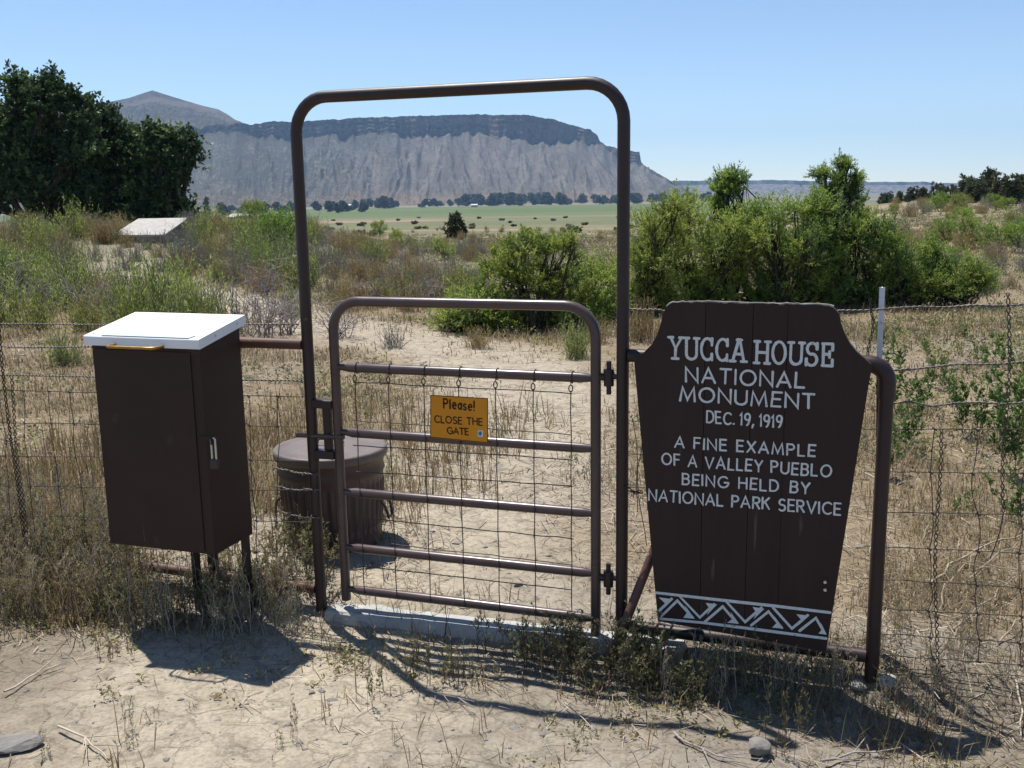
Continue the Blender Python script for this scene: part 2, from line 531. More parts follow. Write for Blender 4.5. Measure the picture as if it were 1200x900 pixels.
def gz(x, y):
    x, y = np.asarray(x, float), np.asarray(y, float)
    d = np.hypot(x, y)
    az = np.arctan2(x, np.maximum(y, 1e-6))
    w = sstep(0.20, 0.40, az) * (y > 0)
    z = np.interp(d, ZD, ZL) * (1 - w) + np.interp(d, RD, RL) * w
    # lift on the left, where the brush stands on a low rise
    z = z + 0.95 * sstep(-0.10, -0.24, az) * sstep(14, 34, d) * (1 - sstep(55, 110, d)) * (y > 0)
    z = z + 0.24 * (fbm(x / 9, y / 9, 3) - 0.5) * sstep(9, 30, d) * (1 - sstep(200, 600, d))
    z = z + 0.10 * (fbm(x / 1.7, y / 1.7, 5) - 0.5) * sstep(5, 9, d)
    # step at the fence line
    off = x * NV[0] + y * NV[1] - DF
    z = z + 0.05 * sstep(-0.12, 0.10, off) * (1 - sstep(6, 16, d)) - 0.04 * sstep(-1.0, -0.25, off) * (1 - sstep(-0.12, 0.10, off))
    near = (1 - sstep(18, 40, d))
    z = z + near * (0.050 * (fbm(x / .55, y / .55, 7, 3) - 0.5) + 0.022 * (fbm(x / .13, y / .13, 9, 3) - 0.5))
    return z


def on_ground(px, py, dmax=6000):
    r = ray(px, py)
    ds = np.geomspace(2.0, dmax, 900)
    P = OC[None] + r[None] * (ds / r[1])[:, None]
    h = P[:, 2] - gz(P[:, 0], P[:, 1])
    k = np.nonzero(h <= 0)[0]
    if len(k) == 0:
        return None
    k = k[0]
    if k > 0:
        t = h[k - 1] / (h[k - 1] - h[k] + 1e-9)
        p = P[k - 1] + (P[k] - P[k - 1]) * t
    else:
        p = P[k]
    p[2] = float(gz(p[0], p[1]))
    return p


PATH = np.array([(-0.9, 3.2), (-0.6, 4.5), (0.0, 6.5), (0.2, 8.5), (-0.6, 10.5), (-2.2, 12.5), (-4, 15), (-7.5, 19), (-9, 24)])


def path_dist(x, y):
    best = np.full(np.shape(x), 1e9)
    for a, b in zip(PATH[:-1], PATH[1:]):
        ab = b - a
        t = np.clip(((x - a[0]) * ab[0] + (y - a[1]) * ab[1]) / (ab @ ab), 0, 1)
        best = np.minimum(best, np.hypot(x - a[0] - t * ab[0], y - a[1] - t * ab[1]))
    return best


def mixc(c, col, w):
    return c * (1 - w[..., None]) + np.array(col) * w[..., None]


def ground_tint(x, y):
    d = np.hypot(x, y)
    az = np.arctan2(x, np.maximum(y, 1e-6))
    off = x * NV[0] + y * NV[1] - DF
    c = np.zeros(x.shape + (3,)) + np.array((0.222, 0.196, 0.162))
    n = fbm(x / 1.3, y / 1.3, 21)
    c = mixc(c, (0.205, 0.165, 0.12), sstep(.5, .72, n) * .7)
    c = mixc(c, (0.275, 0.243, 0.195), sstep(.5, .3, n) * .8)
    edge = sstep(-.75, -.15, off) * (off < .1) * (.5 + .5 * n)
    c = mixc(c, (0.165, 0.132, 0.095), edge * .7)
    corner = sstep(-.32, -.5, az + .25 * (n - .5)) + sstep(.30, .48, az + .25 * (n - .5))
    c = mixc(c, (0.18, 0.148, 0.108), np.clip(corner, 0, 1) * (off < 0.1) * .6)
    # straw-littered soil behind the fence
    g = sstep(0.1, 0.6, off) * sstep(.38, .55, fbm(x / 2.4, y / 2.4, 33) + .12)
    c = mixc(c, (0.215, 0.165, 0.105), g * .85)
    pd = path_dist(x, y)
    pw = (1 - sstep(.35, 1.0 + .02 * d, pd + .5 * (fbm(x / .8, y / .8, 41) - .5)))
    c = mixc(c, (0.335, 0.290, 0.225), pw)
    # middle distance
    m = sstep(12, 34, d)
    mid = np.zeros_like(c) + np.array((0.20, 0.165, 0.105))
    q = fbm(x / 14, y / 14, 51)
    mid = mixc(mid, (0.27, 0.215, 0.15), sstep(.5, .7, q))
    mid = mixc(mid, (0.14, 0.145, 0.085), sstep(.52, .35, q) * .8)
    c = mixc(c, (0, 0, 0), m) + mid * m[..., None]
    # valley floor fields, by distance
    f = sstep(130, 260, d)
    wob = 1 + .10 * (fbm(x / 500, y / 500, 61) - .5)
    dd = d * wob
    fld = np.zeros_like(c) + np.array((0.150, 0.152, 0.085))
    q2 = fbm(x / 60, y / 60, 71)
    fld = mixc(fld, (0.115, 0.13, 0.07), sstep(.45, .6, q2) * .7)
    fld = mixc(fld, (0.25, 0.18, 0.125), sstep(560, 600, dd) * (1 - sstep(720, 760, dd)) * sstep(-.03, -.09, az))
    fld = mixc(fld, (0.18, 0.175, 0.11), sstep(760, 800, dd) * (1 - sstep(880, 930, dd)) * .7)
    gr = sstep(960, 1000, dd) * (1 - sstep(2350, 2450, dd))
    fld = mixc(fld, (0.092, 0.128, 0.048), gr * .9)
    fld = mixc(fld, (0.125, 0.145, 0.07), gr * sstep(.5, .62, fbm(x / 300, y / 120, 81)) * .8)
    fld = mixc(fld, (0.06, 0.15, 0.04), sstep(760, 790, dd) * (1 - sstep(1010, 1040, dd)) * sstep(-.17, -.20, az))
    fld = mixc(fld, (0.22, 0.19, 0.14), sstep(2420, 2500, dd) * (1 - sstep(2900, 3000, dd)) * .8)
    fld = mixc(fld, (0.17, 0.15, 0.11), sstep(3000, 3300, dd))
    right = sstep(.24, .34, az)
    fld = mixc(fld, (0.165, 0.145, 0.095), right * (1 - sstep(1500, 3000, d)))
    c = mixc(c, (0, 0, 0), f) + fld * f[..., None]
    # bare bank left of centre
    b = np.exp(-(((az + .185) / .022) ** 2)) * sstep(20, 23, d) * (1 - sstep(30, 34, d))
    c = mixc(c, (0.34, 0.28, 0.21), b * .8)
    return np.clip(c, 0.01, 0.8)


def make_ground():
    front = np.radians(np.linspace(-36, 36, 470))
    rest = np.radians(np.linspace(36, 324, 74))[1:-1]
    az = np.concatenate([front, rest])
    rr = np.geomspace(0.9, 11500, 900)
    R, A = np.meshgrid(rr, az, indexing='ij')
    X, Y = R * np.sin(A), R * np.cos(A)
    Z = gz(X, Y)
    n, m = X.shape
    i = np.arange(n - 1)[:, None]
    j = np.arange(m)[None]
    j2 = (j + 1) % m
    f = np.stack([i * m + j, i * m + j2, (i + 1) * m + j2, (i + 1) * m + j], -1).reshape(-1, 4)
    f = f[:, ::-1]
    V = np.stack([X, Y, Z], -1).reshape(-1, 3)
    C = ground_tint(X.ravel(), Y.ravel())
    # close the middle under the viewer
    V = np.concatenate([V, [[0, 0, float(gz(0, 0))]]])
    C = np.concatenate([C, [[0.37, 0.31, 0.24]]])
    cap = np.stack([np.full(m, n * m), (np.arange(m) + 1) % m, np.arange(m)], -1)
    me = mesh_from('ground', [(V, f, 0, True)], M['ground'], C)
    o = bpy.data.objects.new('ground', me)
    COL.objects.link(o)
    tag(o, 'dry pale dirt ground with straw running out to the valley fields', 'ground', kind='structure')


make_ground()


def horizon_y(x):
    return 229.15 - (x - 600) * math.tan(math.radians(0.901)) * 1.0


def px_dir(x):                     # azimuth of a picture column at the horizon
    r = ray(x, 225)
    return math.atan2(r[0], r[1])


def z_at(x, y, dist):              # height of a picture point at horizontal distance dist
    r = ray(x, y)
    return HC + r[2] * dist / math.hypot(r[0], r[1])


def ridge_surface(name, xs, radii, heights, colors, label, cat):
    """heightfield over (picture column, distance)"""
    az = np.array([px_dir(x) for x in xs])
    R = np.broadcast_to(radii, heights.shape)
    X, Y = R * np.sin(az)[:, None], R * np.cos(az)[:, None]
    n, m = heights.shape
    i = np.arange(n - 1)[:, None]
    j = np.arange(m - 1)[None]
    f = np.stack([i * m + j, (i + 1) * m + j, (i + 1) * m + j + 1, i * m + j + 1], -1).reshape(-1, 4)
    me = mesh_from(name, [(np.stack([X, Y, heights], -1).reshape(-1, 3), f, 0, False)], M['mesa'], colors.reshape(-1, 3))
    o = bpy.data.objects.new(name, me)
    COL.objects.link(o)
    return tag(o, label, cat, kind='structure')


def make_mesa():
    xs = np.concatenate([np.arange(-700, -160, 3.0), np.arange(-160, 880, 0.9)])
    top = np.interp(xs, [-700, -200, 0, 100, 130, 160, 178, 188, 200, 225, 245, 262, 280, 300, 340, 380, 430, 480, 560, 620, 650, 675, 692, 700, 703, 712, 735, 749, 751, 755, 770, 785, 800, 818, 835, 900],
                    [205, 152, 142, 128, 121, 115, 109, 106, 110, 118, 124, 128, 138, 141, 143, 141, 138, 136, 134, 135, 140, 148, 152, 158, 166, 171, 177, 178, 190, 194, 203, 212, 221, 229, 236, 240])
    foot = np.interp(xs, [-700, -200, 100, 200, 262, 300, 340, 400, 467, 560, 600, 660, 700, 706, 722, 754, 757, 800, 840, 900],
                     [222, 172, 166, 160, 155, 157, 158, 158, 158, 157, 163, 163, 169, 170, 184, 195, 196, 223, 238, 240])
    nx = fbm(xs / 9.0, xs * 0, 5, 4) - .5
    foot_s = foot.copy()
    foot = foot + nx * 5 + 22 * (np.abs(fbm(xs / 15.0, xs * 0 + 7, 24, 3) - .5) - .09) + 5 * (fbm(xs / 70.0, xs * 0, 26, 2) - .5)
    rim = top + np.where(xs > 300, (fbm(xs / 5.0, xs * 0 + 3, 8, 3) - .5) * 2.2, 0)
    rcs = 4300 + 260 * (fbm(xs / 60.0, xs * 0, 12, 3) - .5) + sstep(640, 720, xs) * 260
    rc = 4300 + 260 * (fbm(xs / 60.0, xs * 0, 12, 3) - .5) + 90 * (fbm(xs / 14.0, xs * 0, 14, 3) - .5)
    rc = rc + sstep(640, 720, xs) * 260
    r0 = 3050.0
    tal = np.linspace(0, 1, 90)
    clf = np.linspace(0, 1, 22)[1:]
    up = np.linspace(0, 1, 60)[1:]
    H, R, C = [], [], []
    zf = np.array([z_at(x, y, r) for x, y, r in zip(xs, foot, rc)])
    # left of x=300 the cliff is low and the slope climbs on to the peak
    capy = np.where(xs < 310, np.minimum(foot - 8, 150), rim)
    capy = np.where(xs < 310, foot - 9 + 2 * nx * 4, rim)
    w = sstep(270, 330, xs)
    capy = (foot - 9) * (1 - w) + rim * w
    capy = np.minimum(capy, foot - 0.2)
    rt = rc + 22
    zt = np.array([z_at(x, y, r) for x, y, r in zip(xs, capy, rt)])
    r2 = 5300.0
    zp = np.array([z_at(x, y, r2) for x, y in zip(xs, rim)])
    zp = zp * (1 - w) + (zt + 8) * w * 1.0
    T = tal[None]
    zfs = np.array([z_at(x, y, r) for x, y, r in zip(xs, foot_s, rcs)])
    mw = sstep(.80, 1.0, T)
    Rt = r0 + ((rcs[:, None] - r0) * (1 - mw) + (rc[:, None] - r0) * mw) * T
    base = -24 + (zfs[:, None] * (1 - mw) + zf[:, None] * mw + 24) * (0.55 * T ** 1.15 + 0.45 * T ** 2.0)
    # gullies run down the talus, branching downwards
    wx = xs[:, None] + 5 * (fbm(xs[:, None] / 12, T * 7, 31, 3) - .5) + 60 * (1 - T) * (fbm(xs[:, None] / 55 + 3, T * .9, 30, 2) - .5)
    g1 = np.abs(fbm(wx / 24.0, T * 1.6, 33, 3) - .5) * 2
    g2 = np.abs(fbm(wx / 8.0, T * 3.2, 35, 3) - .5) * 2
    amp = np.clip(T * 2.4, 0, 1) * np.clip((1 - T) * 1.7, 0, 1)
    amp = amp * np.clip((zf[:, None] + 21) / 200, 0, 1)
    low = 1 - 0.5 * sstep(340, 250, xs)[:, None]
    rsp = np.random.default_rng(17)
    spur = np.zeros_like(base)
    lit = np.zeros_like(base)
    for k in range(420):
        big = k < 90
        x0 = rsp.uniform(230, 830)
        t1 = rsp.uniform(.55, 1.0) if big else rsp.uniform(.25, .97)
        ln_ = rsp.uniform(.4, .9) if big else rsp.uniform(.15, .45)
        dr = (rsp.normal(-16, 14) if x0 < 520 else rsp.normal(20, 14)) * (1 if big else .7)
        w0 = rsp.uniform(7, 15) if big else rsp.uniform(2.5, 6)
        f_ = np.clip((t1 - T) / ln_, 0, 1)
        xc = x0 + dr * f_ ** 1.2 * ln_ * 1.6 + (2.5 if big else 1) * (vnoise(T * 14, T * 0 + k, 3) - .5)
        wd_ = w0 * (.35 + .9 * f_)
        hgt = (30 if big else 11) * np.sin(np.clip(f_, 0, 1) * math.pi * .93) ** .7 * (f_ > 0)
        spur = np.maximum(spur, hgt * np.clip(1 - np.abs(xs[:, None] - xc) / wd_, 0, 1) * rsp.uniform(.6, 1.1)) if big else spur + hgt * np.clip(1 - np.abs(xs[:, None] - xc) / wd_, 0, 1) * .7
    spur = spur * sstep(0.0, .16, T) * np.clip((zf[:, None] + 24) / 200, 0, 1) * (1 - .45 * sstep(360, 250, xs)[:, None])
    zt_ = base + .75 * spur + .34 * amp * (52 * (g1 - .25) + 20 * (g2 - .25)) * low + 4 * (fbm(xs[:, None] / 3, T * 40, 39, 3) - .5) * amp
    # a low lobe of foothill on the left
    zt_ = zt_ + 26 * np.exp(-(((xs[:, None] - 262) / 45) ** 2)) * np.exp(-(((T - .16) / .08) ** 2))
    K = clf[None]
    Rk = rc[:, None] + 22 * K
    led = (np.floor(K * 4) / 4) * .55 + K * .45
    zk = zf[:, None] + (zt - zf)[:, None] * led
    Rk = Rk + 14 * (fbm(xs[:, None] / 3.0, K * 2.5, 43, 3) - .5)
    Q = up[None]
    Ru = rt[:, None] + (r2 - rt[:, None]) * Q
    zu = zt[:, None] + (zp - zt)[:, None] * (Q ** 0.9) + 14 * (fbm(xs[:, None] / 8, Q * 9, 47, 3) - .5) * (1 - w[:, None]) * np.sin(Q * math.pi)
    back_r = np.full((len(xs), 1), r2 + 900.0)
    Hh = np.concatenate([zt_, zk, zu, zp[:, None] - 220 * (1 - w[:, None]) - 30], 1)
    Rr = np.concatenate([Rt, Rk, Ru, back_r], 1)
    # past the nose everything sinks into the plain
    sink = sstep(800, 840, xs)[:, None]
    Hh = Hh * (1 - sink) + (-24) * sink
    X = np.broadcast_to(xs[:, None], Hh.shape)
    # colours of the rock, soil and brush themselves
    c = np.zeros(Hh.shape + (3,)) + np.array((0.30, 0.255, 0.21))
    nt_ = zt_.shape[1]
    nk = zk.shape[1]
    ct = np.zeros(zt_.shape + (3,)) + np.array((0.094, 0.086, 0.074))
    streak = .55 * fbm(wx / 9.0, T * 3.0, 53, 3) + .45 * (1 - g1)
    ct = mixc(ct, (0.138, 0.124, 0.106), sstep(.54, .78, streak) * .8)
    ct = mixc(ct, (0.138, 0.124, 0.106), sstep(12, 34, spur) * .4)
    ct = mixc(ct, (0.080, 0.068, 0.057), sstep(.55, .40, streak) * .5)
    ct = mixc(ct, (0.170, 0.122, 0.085), np.broadcast_to(sstep(.22, .05, T), zt_.shape) * .8)
    speck = vnoise(xs[:, None] / 1.6, T * 90, 57)
    dens = .16 + .50 * np.broadcast_to(sstep(520, 330, xs)[:, None], zt_.shape) + .35 * np.broadcast_to(sstep(.80, .97, T), zt_.shape) * sstep(620, 420, xs)[:, None] \
        + .22 * (fbm(xs[:, None] / 30, T * 6, 59) - .5)
    ct = mixc(ct, (0.036, 0.040, 0.027), (speck < dens) * .65)
    c[:, :nt_] = ct
    ck = np.zeros(zk.shape + (3,)) + np.array((0.150, 0.112, 0.088))
    lay = vnoise(K * 9 + 0 * xs[:, None], xs[:, None] / 90, 61)
    ck = mixc(ck, (0.175, 0.130, 0.100), sstep(.55, .75, lay))
    ck = mixc(ck, (0.23, 0.19, 0.155), sstep(.45, .6, K + 0 * xs[:, None]) * (vnoise(xs[:, None] / 4, K * 8, 66) > .48) * sstep(600, 520, xs)[:, None] * .9)
    ck = mixc(ck, (0.075, 0.056, 0.045), sstep(.42, .25, lay) * .8)
    ck = mixc(ck, (0.06, 0.065, 0.045), (vnoise(xs[:, None] / 2, K * 14, 63) < .30 * sstep(.3, .6, 1 - np.abs(K - .5)) + .15 * sstep(560, 380, xs)[:, None]) * .8)
    wl = np.broadcast_to((1 - w)[:, None], zk.shape)
    slope_c = np.zeros_like(ck) + np.array((0.080, 0.066, 0.052))
    slope_c = mixc(slope_c, (0.030, 0.034, 0.024), (vnoise(xs[:, None] / 1.8, K * 12, 68) < .55) * .8)
    slope_c = mixc(slope_c, (0.15, 0.125, 0.10), (vnoise(xs[:, None] / 9, K * 5, 70) > .68) * .7)
    ck = ck * (1 - wl[..., None]) + slope_c * wl[..., None]
    c[:, nt_:nt_ + nk] = ck
    cu = np.zeros(zu.shape + (3,)) + np.array((0.075, 0.062, 0.048))
    cu = mixc(cu, (0.030, 0.034, 0.024), (fbm(xs[:, None] / 2.6, Q * 34, 67, 2) < .54) * .9)
    bands = vnoise(Q * 7 + 0 * xs[:, None], xs[:, None] / 70, 69)
    cu = mixc(cu, (0.13, 0.108, 0.088), sstep(.68, .8, bands) * .5)
    c[:, nt_ + nk:nt_ + nk + zu.shape[1]] = cu
    ridge_surface('mesa', xs, Rr, Hh, np.clip(c, .01, .8), 'long brown mesa with a cliff rim, talus slopes and a peak at its left end', 'mesa')


def make_plateau():
    xs = np.arange(640, 1330, 2.0)
    top = np.interp(xs, [600, 780, 900, 1000, 1083, 1100, 1117, 1155, 1200, 1300], [212, 212, 211, 213, 213, 215, 214.3, 214.5, 216, 217])
    top = top + (fbm(xs / 6, xs * 0, 71, 3) - .5) * 1.2
    r1 = 8300.0 + 350 * (fbm(xs / 30, xs * 0, 73, 3) - .5)
    zt = np.array([z_at(x, y, r) for x, y, r in zip(xs, top, r1)])
    T = np.linspace(0, 1, 40)[None]
    R = (r1 - 900)[:, None] + 900 * T
    g = np.abs(fbm(xs[:, None] / 9, T * 1.5, 75, 2) - .5) * 2
    H = -24 + (zt[:, None] + 24) * (T ** 1.4) * .72 + 26 * (g - .4) * np.sin(T * math.pi)
    K = np.linspace(0, 1, 8)[1:][None]
    H2 = H[:, -1:] + (zt[:, None] - H[:, -1:]) * K
    R2 = r1[:, None] + 12 * K
    H = np.concatenate([H, H2, zt[:, None] + 2, zt[:, None] - 60], 1)
    R = np.concatenate([R, R2, r1[:, None] + 500, r1[:, None] + 1200], 1)
    c = np.zeros(H.shape + (3,)) + np.array((0.17, 0.14, 0.115))
    c = mixc(c, (0.06, 0.065, 0.045), (vnoise(xs[:, None] / 3, np.arange(H.shape[1])[None] / 1.5, 77) < .5) * .8)
    ridge_surface('far_plateau', xs, R, H, c, 'low blue flat-topped plateau far off on the right horizon', 'plateau')


make_mesa()
make_plateau()

# the air of the valley
hz = MB().box((-11600, -11600, -26), (23200, 0, 0), (0, 23200, 0), (0, 0, 700))
hm = bpy.data.materials.new('haze_air')
hm.use_nodes = True
hn = hm.node_tree
hn.nodes.remove(hn.nodes['Principled BSDF'])
pv = hn.nodes.new('ShaderNodeVolumePrincipled')
pv.inputs['Color'].default_value = (0.40, 0.64, 1.0, 1)
pv.inputs['Density'].default_value = 6.2e-5
pv.inputs['Anisotropy'].default_value = 0.15
hn.links.new(pv.outputs[0], hn.nodes['Material Output'].inputs['Volume'])
haze = hz.build('haze', hm)
tag(haze, 'thin pale blue haze filling the valley air', 'haze', kind='stuff')


# ------------------------------------------------------------------ pipe frame, gate and fence braces
def arc(c, a, b, r, t0, t1, n=9):
    """points on a circle in the fence plane: centre c (u,z)"""
    return [(c[0] + r * math.cos(t), c[1] + r * math.sin(t)) for t in np.linspace(t0, t1, n)]


def plane_pts(uz, off=0.0):
    return [L(u, z, off) for u, z in uz]


def densify(pts, step=0.12):
    out = [np.asarray(pts[0], float)]
    for a, b in zip(pts[:-1], pts[1:]):
        a, b = np.asarray(a, float), np.asarray(b, float)
        n = max(1, int(np.linalg.norm(b - a) / step))
        for k in range(1, n + 1):
            out.append(a + (b - a) * k / n)
    return np.array(out)


FLu, FRu, FT = -1.929, -0.720, 1.957
t = thing('gate_archway', 'tall dark brown bent-pipe arch standing around the pedestrian gate', 'gate frame', L((FLu + FRu) / 2, 0))
R_ = 0.125
uz = [(FLu, -0.15), (FLu, FT - R_)] + arc((FLu + R_, FT - R_), 0, 0, R_, math.pi, math.pi / 2)[1:] \
    + arc((FRu - R_, FT - R_), 0, 0, R_, math.pi / 2, 0) + [(FRu, -0.15)]
MB().tube(plane_pts(uz), 0.0215, 20).build('bent_pipe', M['frame'], t)
zt_, zb_, zm_ = FU(379, 473)[1], FU(381, 532)[1], FU(379, 509)[1]
b = MB()
for z in (zt_, zb_):
    b.box(L(FLu + .012, z - .016, -.02), UV * .085, NV * .04, (0, 0, .032))
b.box(L(FLu + .052, zb_ + .014, -.008), UV * .03, NV * .024, (0, 0, zt_ - zb_ - .028))
b.build('latch_bracket', M['frame'], t, bevel=.003)
for z in (FU(716, 440)[1], FU(718, 676)[1]):
    MB().tube([L(FRu, z, 0), L(FRu - .055, z, 0)], .013, 10).build('hinge_lug', M['frame'], t)

GLu, GRu = -1.817, -0.814
GZ = [1.227, .979, .729, .494, .271, .100]
g = thing('pedestrian_gate', 'brown tube gate with wire mesh, closed inside the pipe arch', 'gate', L((GLu + GRu) / 2, 0.08))
R_ = 0.11
uz = [(GLu, .055), (GLu, GZ[0] - R_)] + arc((GLu + R_, GZ[0] - R_), 0, 0, R_, math.pi, math.pi / 2)[1:] \
    + arc((GRu - R_, GZ[0] - R_), 0, 0, R_, math.pi / 2, 0) + [(GRu, .04)]
MB().tube(plane_pts(uz), 0.0185, 20).build('gate_frame', M['pipe'], g)
for z in GZ[1:]:
    b = MB()
    us = np.array([GLu + .006, GLu + .035, GLu + .06, GRu - .05, GRu - .02, GRu - .006])
    rr = np.array([.0105, .013, .0178, .0178, .014, .011])
    b.tube([L(u, z, 0) for u in us], rr, 18)
    b.build('rail', M['pipe'], g)
for z in (FU(716, 440)[1], FU(718, 676)[1]):
    b = MB()
    b.tube([L(GRu + .01, z - .006), L(GRu + .052, z - .006)], .013, 10)
    b.tube([L(GRu + .047, z - .035, -.004), L(GRu + .047, z + .022, -.004)], .0175, 12)
    b.tube([L(GRu + .047, z - .065, -.004), L(GRu + .047, z + .05, -.004)], .0085, 8)
    b.build('hinge', M['frame'], g)
b = MB()
z = FU(375, 510)[1]
b.tube([L(FLu - .06, z - .003, -.012), L(FLu + .02, z, -.012), L(GLu + .03, z + .002, -.012)], .009, 10)
b.build('latch_bolt', M['pipe'], g)
# wire mesh hung behind the rails
wm = MB()
rngw = np.random.default_rng(4)
off = -.021
for x in (417, 456, 497, 538, 581, 625, 669):
    u = FU(x, 470, off)[0]
    pts = [L(u + .0015 * math.sin(k * 2.1 + x), z, off) for k, z in enumerate(np.linspace(.935, .094, 12))]
    wm.tube(pts, .0021, 6)
    a = np.linspace(0, 2 * math.pi, 14)
    wm.tube([L(u + .007 * math.sin(q), .943 + .012 * math.cos(q), off - .001) for q in a], .0021, 6)
    aa = np.linspace(-.5 * math.pi - .6, 1.35 * math.pi, 16)
    wm.tube([L(u + .002 * k / 15, .979 + .0212 * math.sin(q), .0212 * math.cos(q)) for k, q in enumerate(aa)], .0017, 6)
    wm.tube([L(u, .953, off), L(u - .001, .966, off + .002), L(u, .976, off - .001)], .0017, 6)
for (p, q) in (((413, 448), (670, 461)), ((413, 493), (668, 509)), ((413, 522), (668, 539)), ((417, 553), (670, 570)), ((420, 607), (672, 632)), ((458, 638), (670, 662)), ((425, 664), (670, 692))):
    u0, z0 = FU(*p, off)
    u1, z1 = FU(*q, off)
    n = 14
    wm.tube([L(u0 + (u1 - u0) * k / n, z0 + (z1 - z0) * k / n + rngw.normal(0, .0012), off + .0042) for k in range(n + 1)], .0019, 6)
wm.build('wire_mesh', M['wire'], g)

# side braces welded to the arch
t = thing('fence_brace', 'rusty pipe brace of two rails running from the arch behind the metal box', 'fence brace', L(-2.6, 0))
MB().tube(densify([L(-2.62, 1.058, .0), L(FLu - .02, 1.060, .0)]), .0205, 16).build('top_rail', M['rusty'], t)
MB().tube(densify([L(-2.78, .092, .0), L(FLu - .02, .086, .0)]), .0205, 16).build('bottom_rail', M['rusty'], t)
MB().tube(densify([L(-2.42, -.12, .0), L(-2.42, 1.05, .0)]), .022, 16).build('post', M['frame'], t)
t = thing('fence_brace', 'dark pipe brace behind the monument sign with a round elbow at its outer post', 'fence brace', L(.124, 0))
u1 = .124
MB().tube(densify([L(FRu + .02, 1.062), L(u1 - .07, 1.062)]), .0225, 16).build('top_rail', M['frame'], t)
MB().tube(densify([L(FRu + .02, .086), L(u1 - .02, .084)]), .0225, 16).build('bottom_rail', M['frame'], t)
el = [(u1 - .10, 1.062), (u1 - .055, 1.062)] + arc((u1 - .055, 1.007), 0, 0, .055, math.pi / 2, 0, 7)[1:] + [(u1, .955)]
MB().tube(plane_pts(el), .0275, 18).build('elbow', M['frame'], t)
MB().tube(densify([L(u1, -.16), L(u1, .98)]), .0228, 18).build('post', M['frame'], t)
p0, p1 = FP(722, 757, -.10), FP(768, 640, .03)
t = tag(MB().tube(densify([p0 + (p0 - p1) * .25, p1 + (p1 - p0) * .35]), .0165, 12).build('brace_pipe', M['rusty'], origin=tuple(p0)),
        'short rusty pipe leaning up behind the lower left edge of the monument sign', 'pipe')

# concrete sill under the gate
b = MB()
us = np.linspace(-1.885, -.50, 26)
prof = [(-.06, -.20), (-.052, -.004), (-.044, .004), (.105, .008), (.115, 0), (.12, -.2)]
vv = []
rc_ = np.random.default_rng(8)
for i, u in enumerate(us):
    h = .016 + (u + 1.885) / 1.165 * .022
    for o_, z_ in prof:
        q = L(u, h + z_ + (rc_.normal(0, .0011) if z_ > -.1 else 0), o_ + rc_.normal(0, .0014))
        vv.append(q)
k = len(prof)
ff = [[i * k + j, (i + 1) * k + j, (i + 1) * k + j + 1, i * k + j + 1] for i in range(len(us) - 1) for j in range(k - 1)]
b.add(np.array(vv), np.array(ff))
b.add(np.array(vv[:k]), np.arange(k)[None, ::-1])
b.add(np.array(vv[-k:]), np.arange(k)[None])
tag(b.build('concrete_sill', M['concrete'], origin=tuple(L(-1.3, 0))), 'low pale concrete sill lying in the dirt under the gate', 'sill')

# ------------------------------------------------------------------ steel register box
bu0, bu1, bf, bk, bz0 = -2.664, -2.194, -.298, -.045, .303
zf_, zb2 = 1.084, 1.136
t = thing('register_box', 'dark brown sheet-metal visitor register box with a sloping white lid', 'register box', L((bu0 + bu1) / 2, 0, -.17))
poly = [L(bu1, bz0, bf), L(bu1, bz0, bk), L(bu1, zb2, bk), L(bu1, zf_, bf)]
MB().prism(poly, -UV * (bu1 - bu0)).build('box_body', M['box'], t, bevel=.004)
# front door sheet: a shallow panel, its right edge wraps just short of the corner
MB().prism([L(bu0 + .012, bz0 + .012, bf - .004), L(bu1 - .040, bz0 + .012, bf - .004), L(bu1 - .040, zf_ - .02, bf - .004), L(bu0 + .012, zf_ - .02, bf - .004)], NV * .003).build('door', M['box'], t, bevel=.001)
# lid: a folded white sheet with a lip all round
lu0, lu1, lf, lk = bu0 - .006, bu1 + .024, bf - .034, bk + .012
lz = .036
poly = [L(lu1, zf_ - .003, lf), L(lu1, zb2 - .001, lk), L(lu1, zb2 + lz, lk), L(lu1, zf_ - .003 + lz, lf)]
lid = MB().prism(poly, -UV * (lu1 - lu0)).build('lid', M['lid'], t, bevel=.004)
# clear strip of tape along the lid's front edge
s0 = (zb2 + lz - (zf_ - .003 + lz)) / (lk - lf)
zz = lambda o_: zf_ - .003 + lz + (o_ - lf) * s0 + .002
b = MB().prism([L(lu0 + .075, zz(lf + .004), lf + .004), L(lu1 - .045, zz(lf + .004), lf + .004), L(lu1 - .035, zz(lf + .036), lf + .036), L(lu0 + .085, zz(lf + .036), lf + .036)], (0, 0, .002))
b.build('tape_strip', paint_mat('dusty_tape', (0.50, 0.58, 0.62), (0.62, 0.68, 0.70), 0.25, 12, .5, bump=0.1), lid)
b = MB()
for u in (lu0 + .03, lu0 + .24, lu1 - .10):
    q = L(u, zz(lf + .02), lf + .02)
    b.tube([q - np.array([0, 0, .002]), q + np.array([0, 0, .002])], .0032, 8)
for o_ in (lf + .10, lf + .24):
    q = L(lu1, zz(o_) - .02, o_)
    b.tube([q - UV * .003, q + UV * .002], .0032, 8)
b.build('screws', M['chrome'], lid)
hu0, z0 = FU(135, 406, lf)[0], FU(160, 405, lf)[1]
hu1 = FU(191, 406, lf)[0]
hp = [(hu0, 0.0), (hu0, .03), (hu0 + .004, .044), (hu0 + .016, .052), (hu1 - .016, .052), (hu1 - .004, .044), (hu1, .03), (hu1, 0)]
b = MB()
pts = [L(u, z0, lf - o_) for u, o_ in hp]
for i in range(len(pts) - 1):
    pass
b.tube(densify(pts, .03), .0058, 10)
b.build('handle', M['brass'], lid)
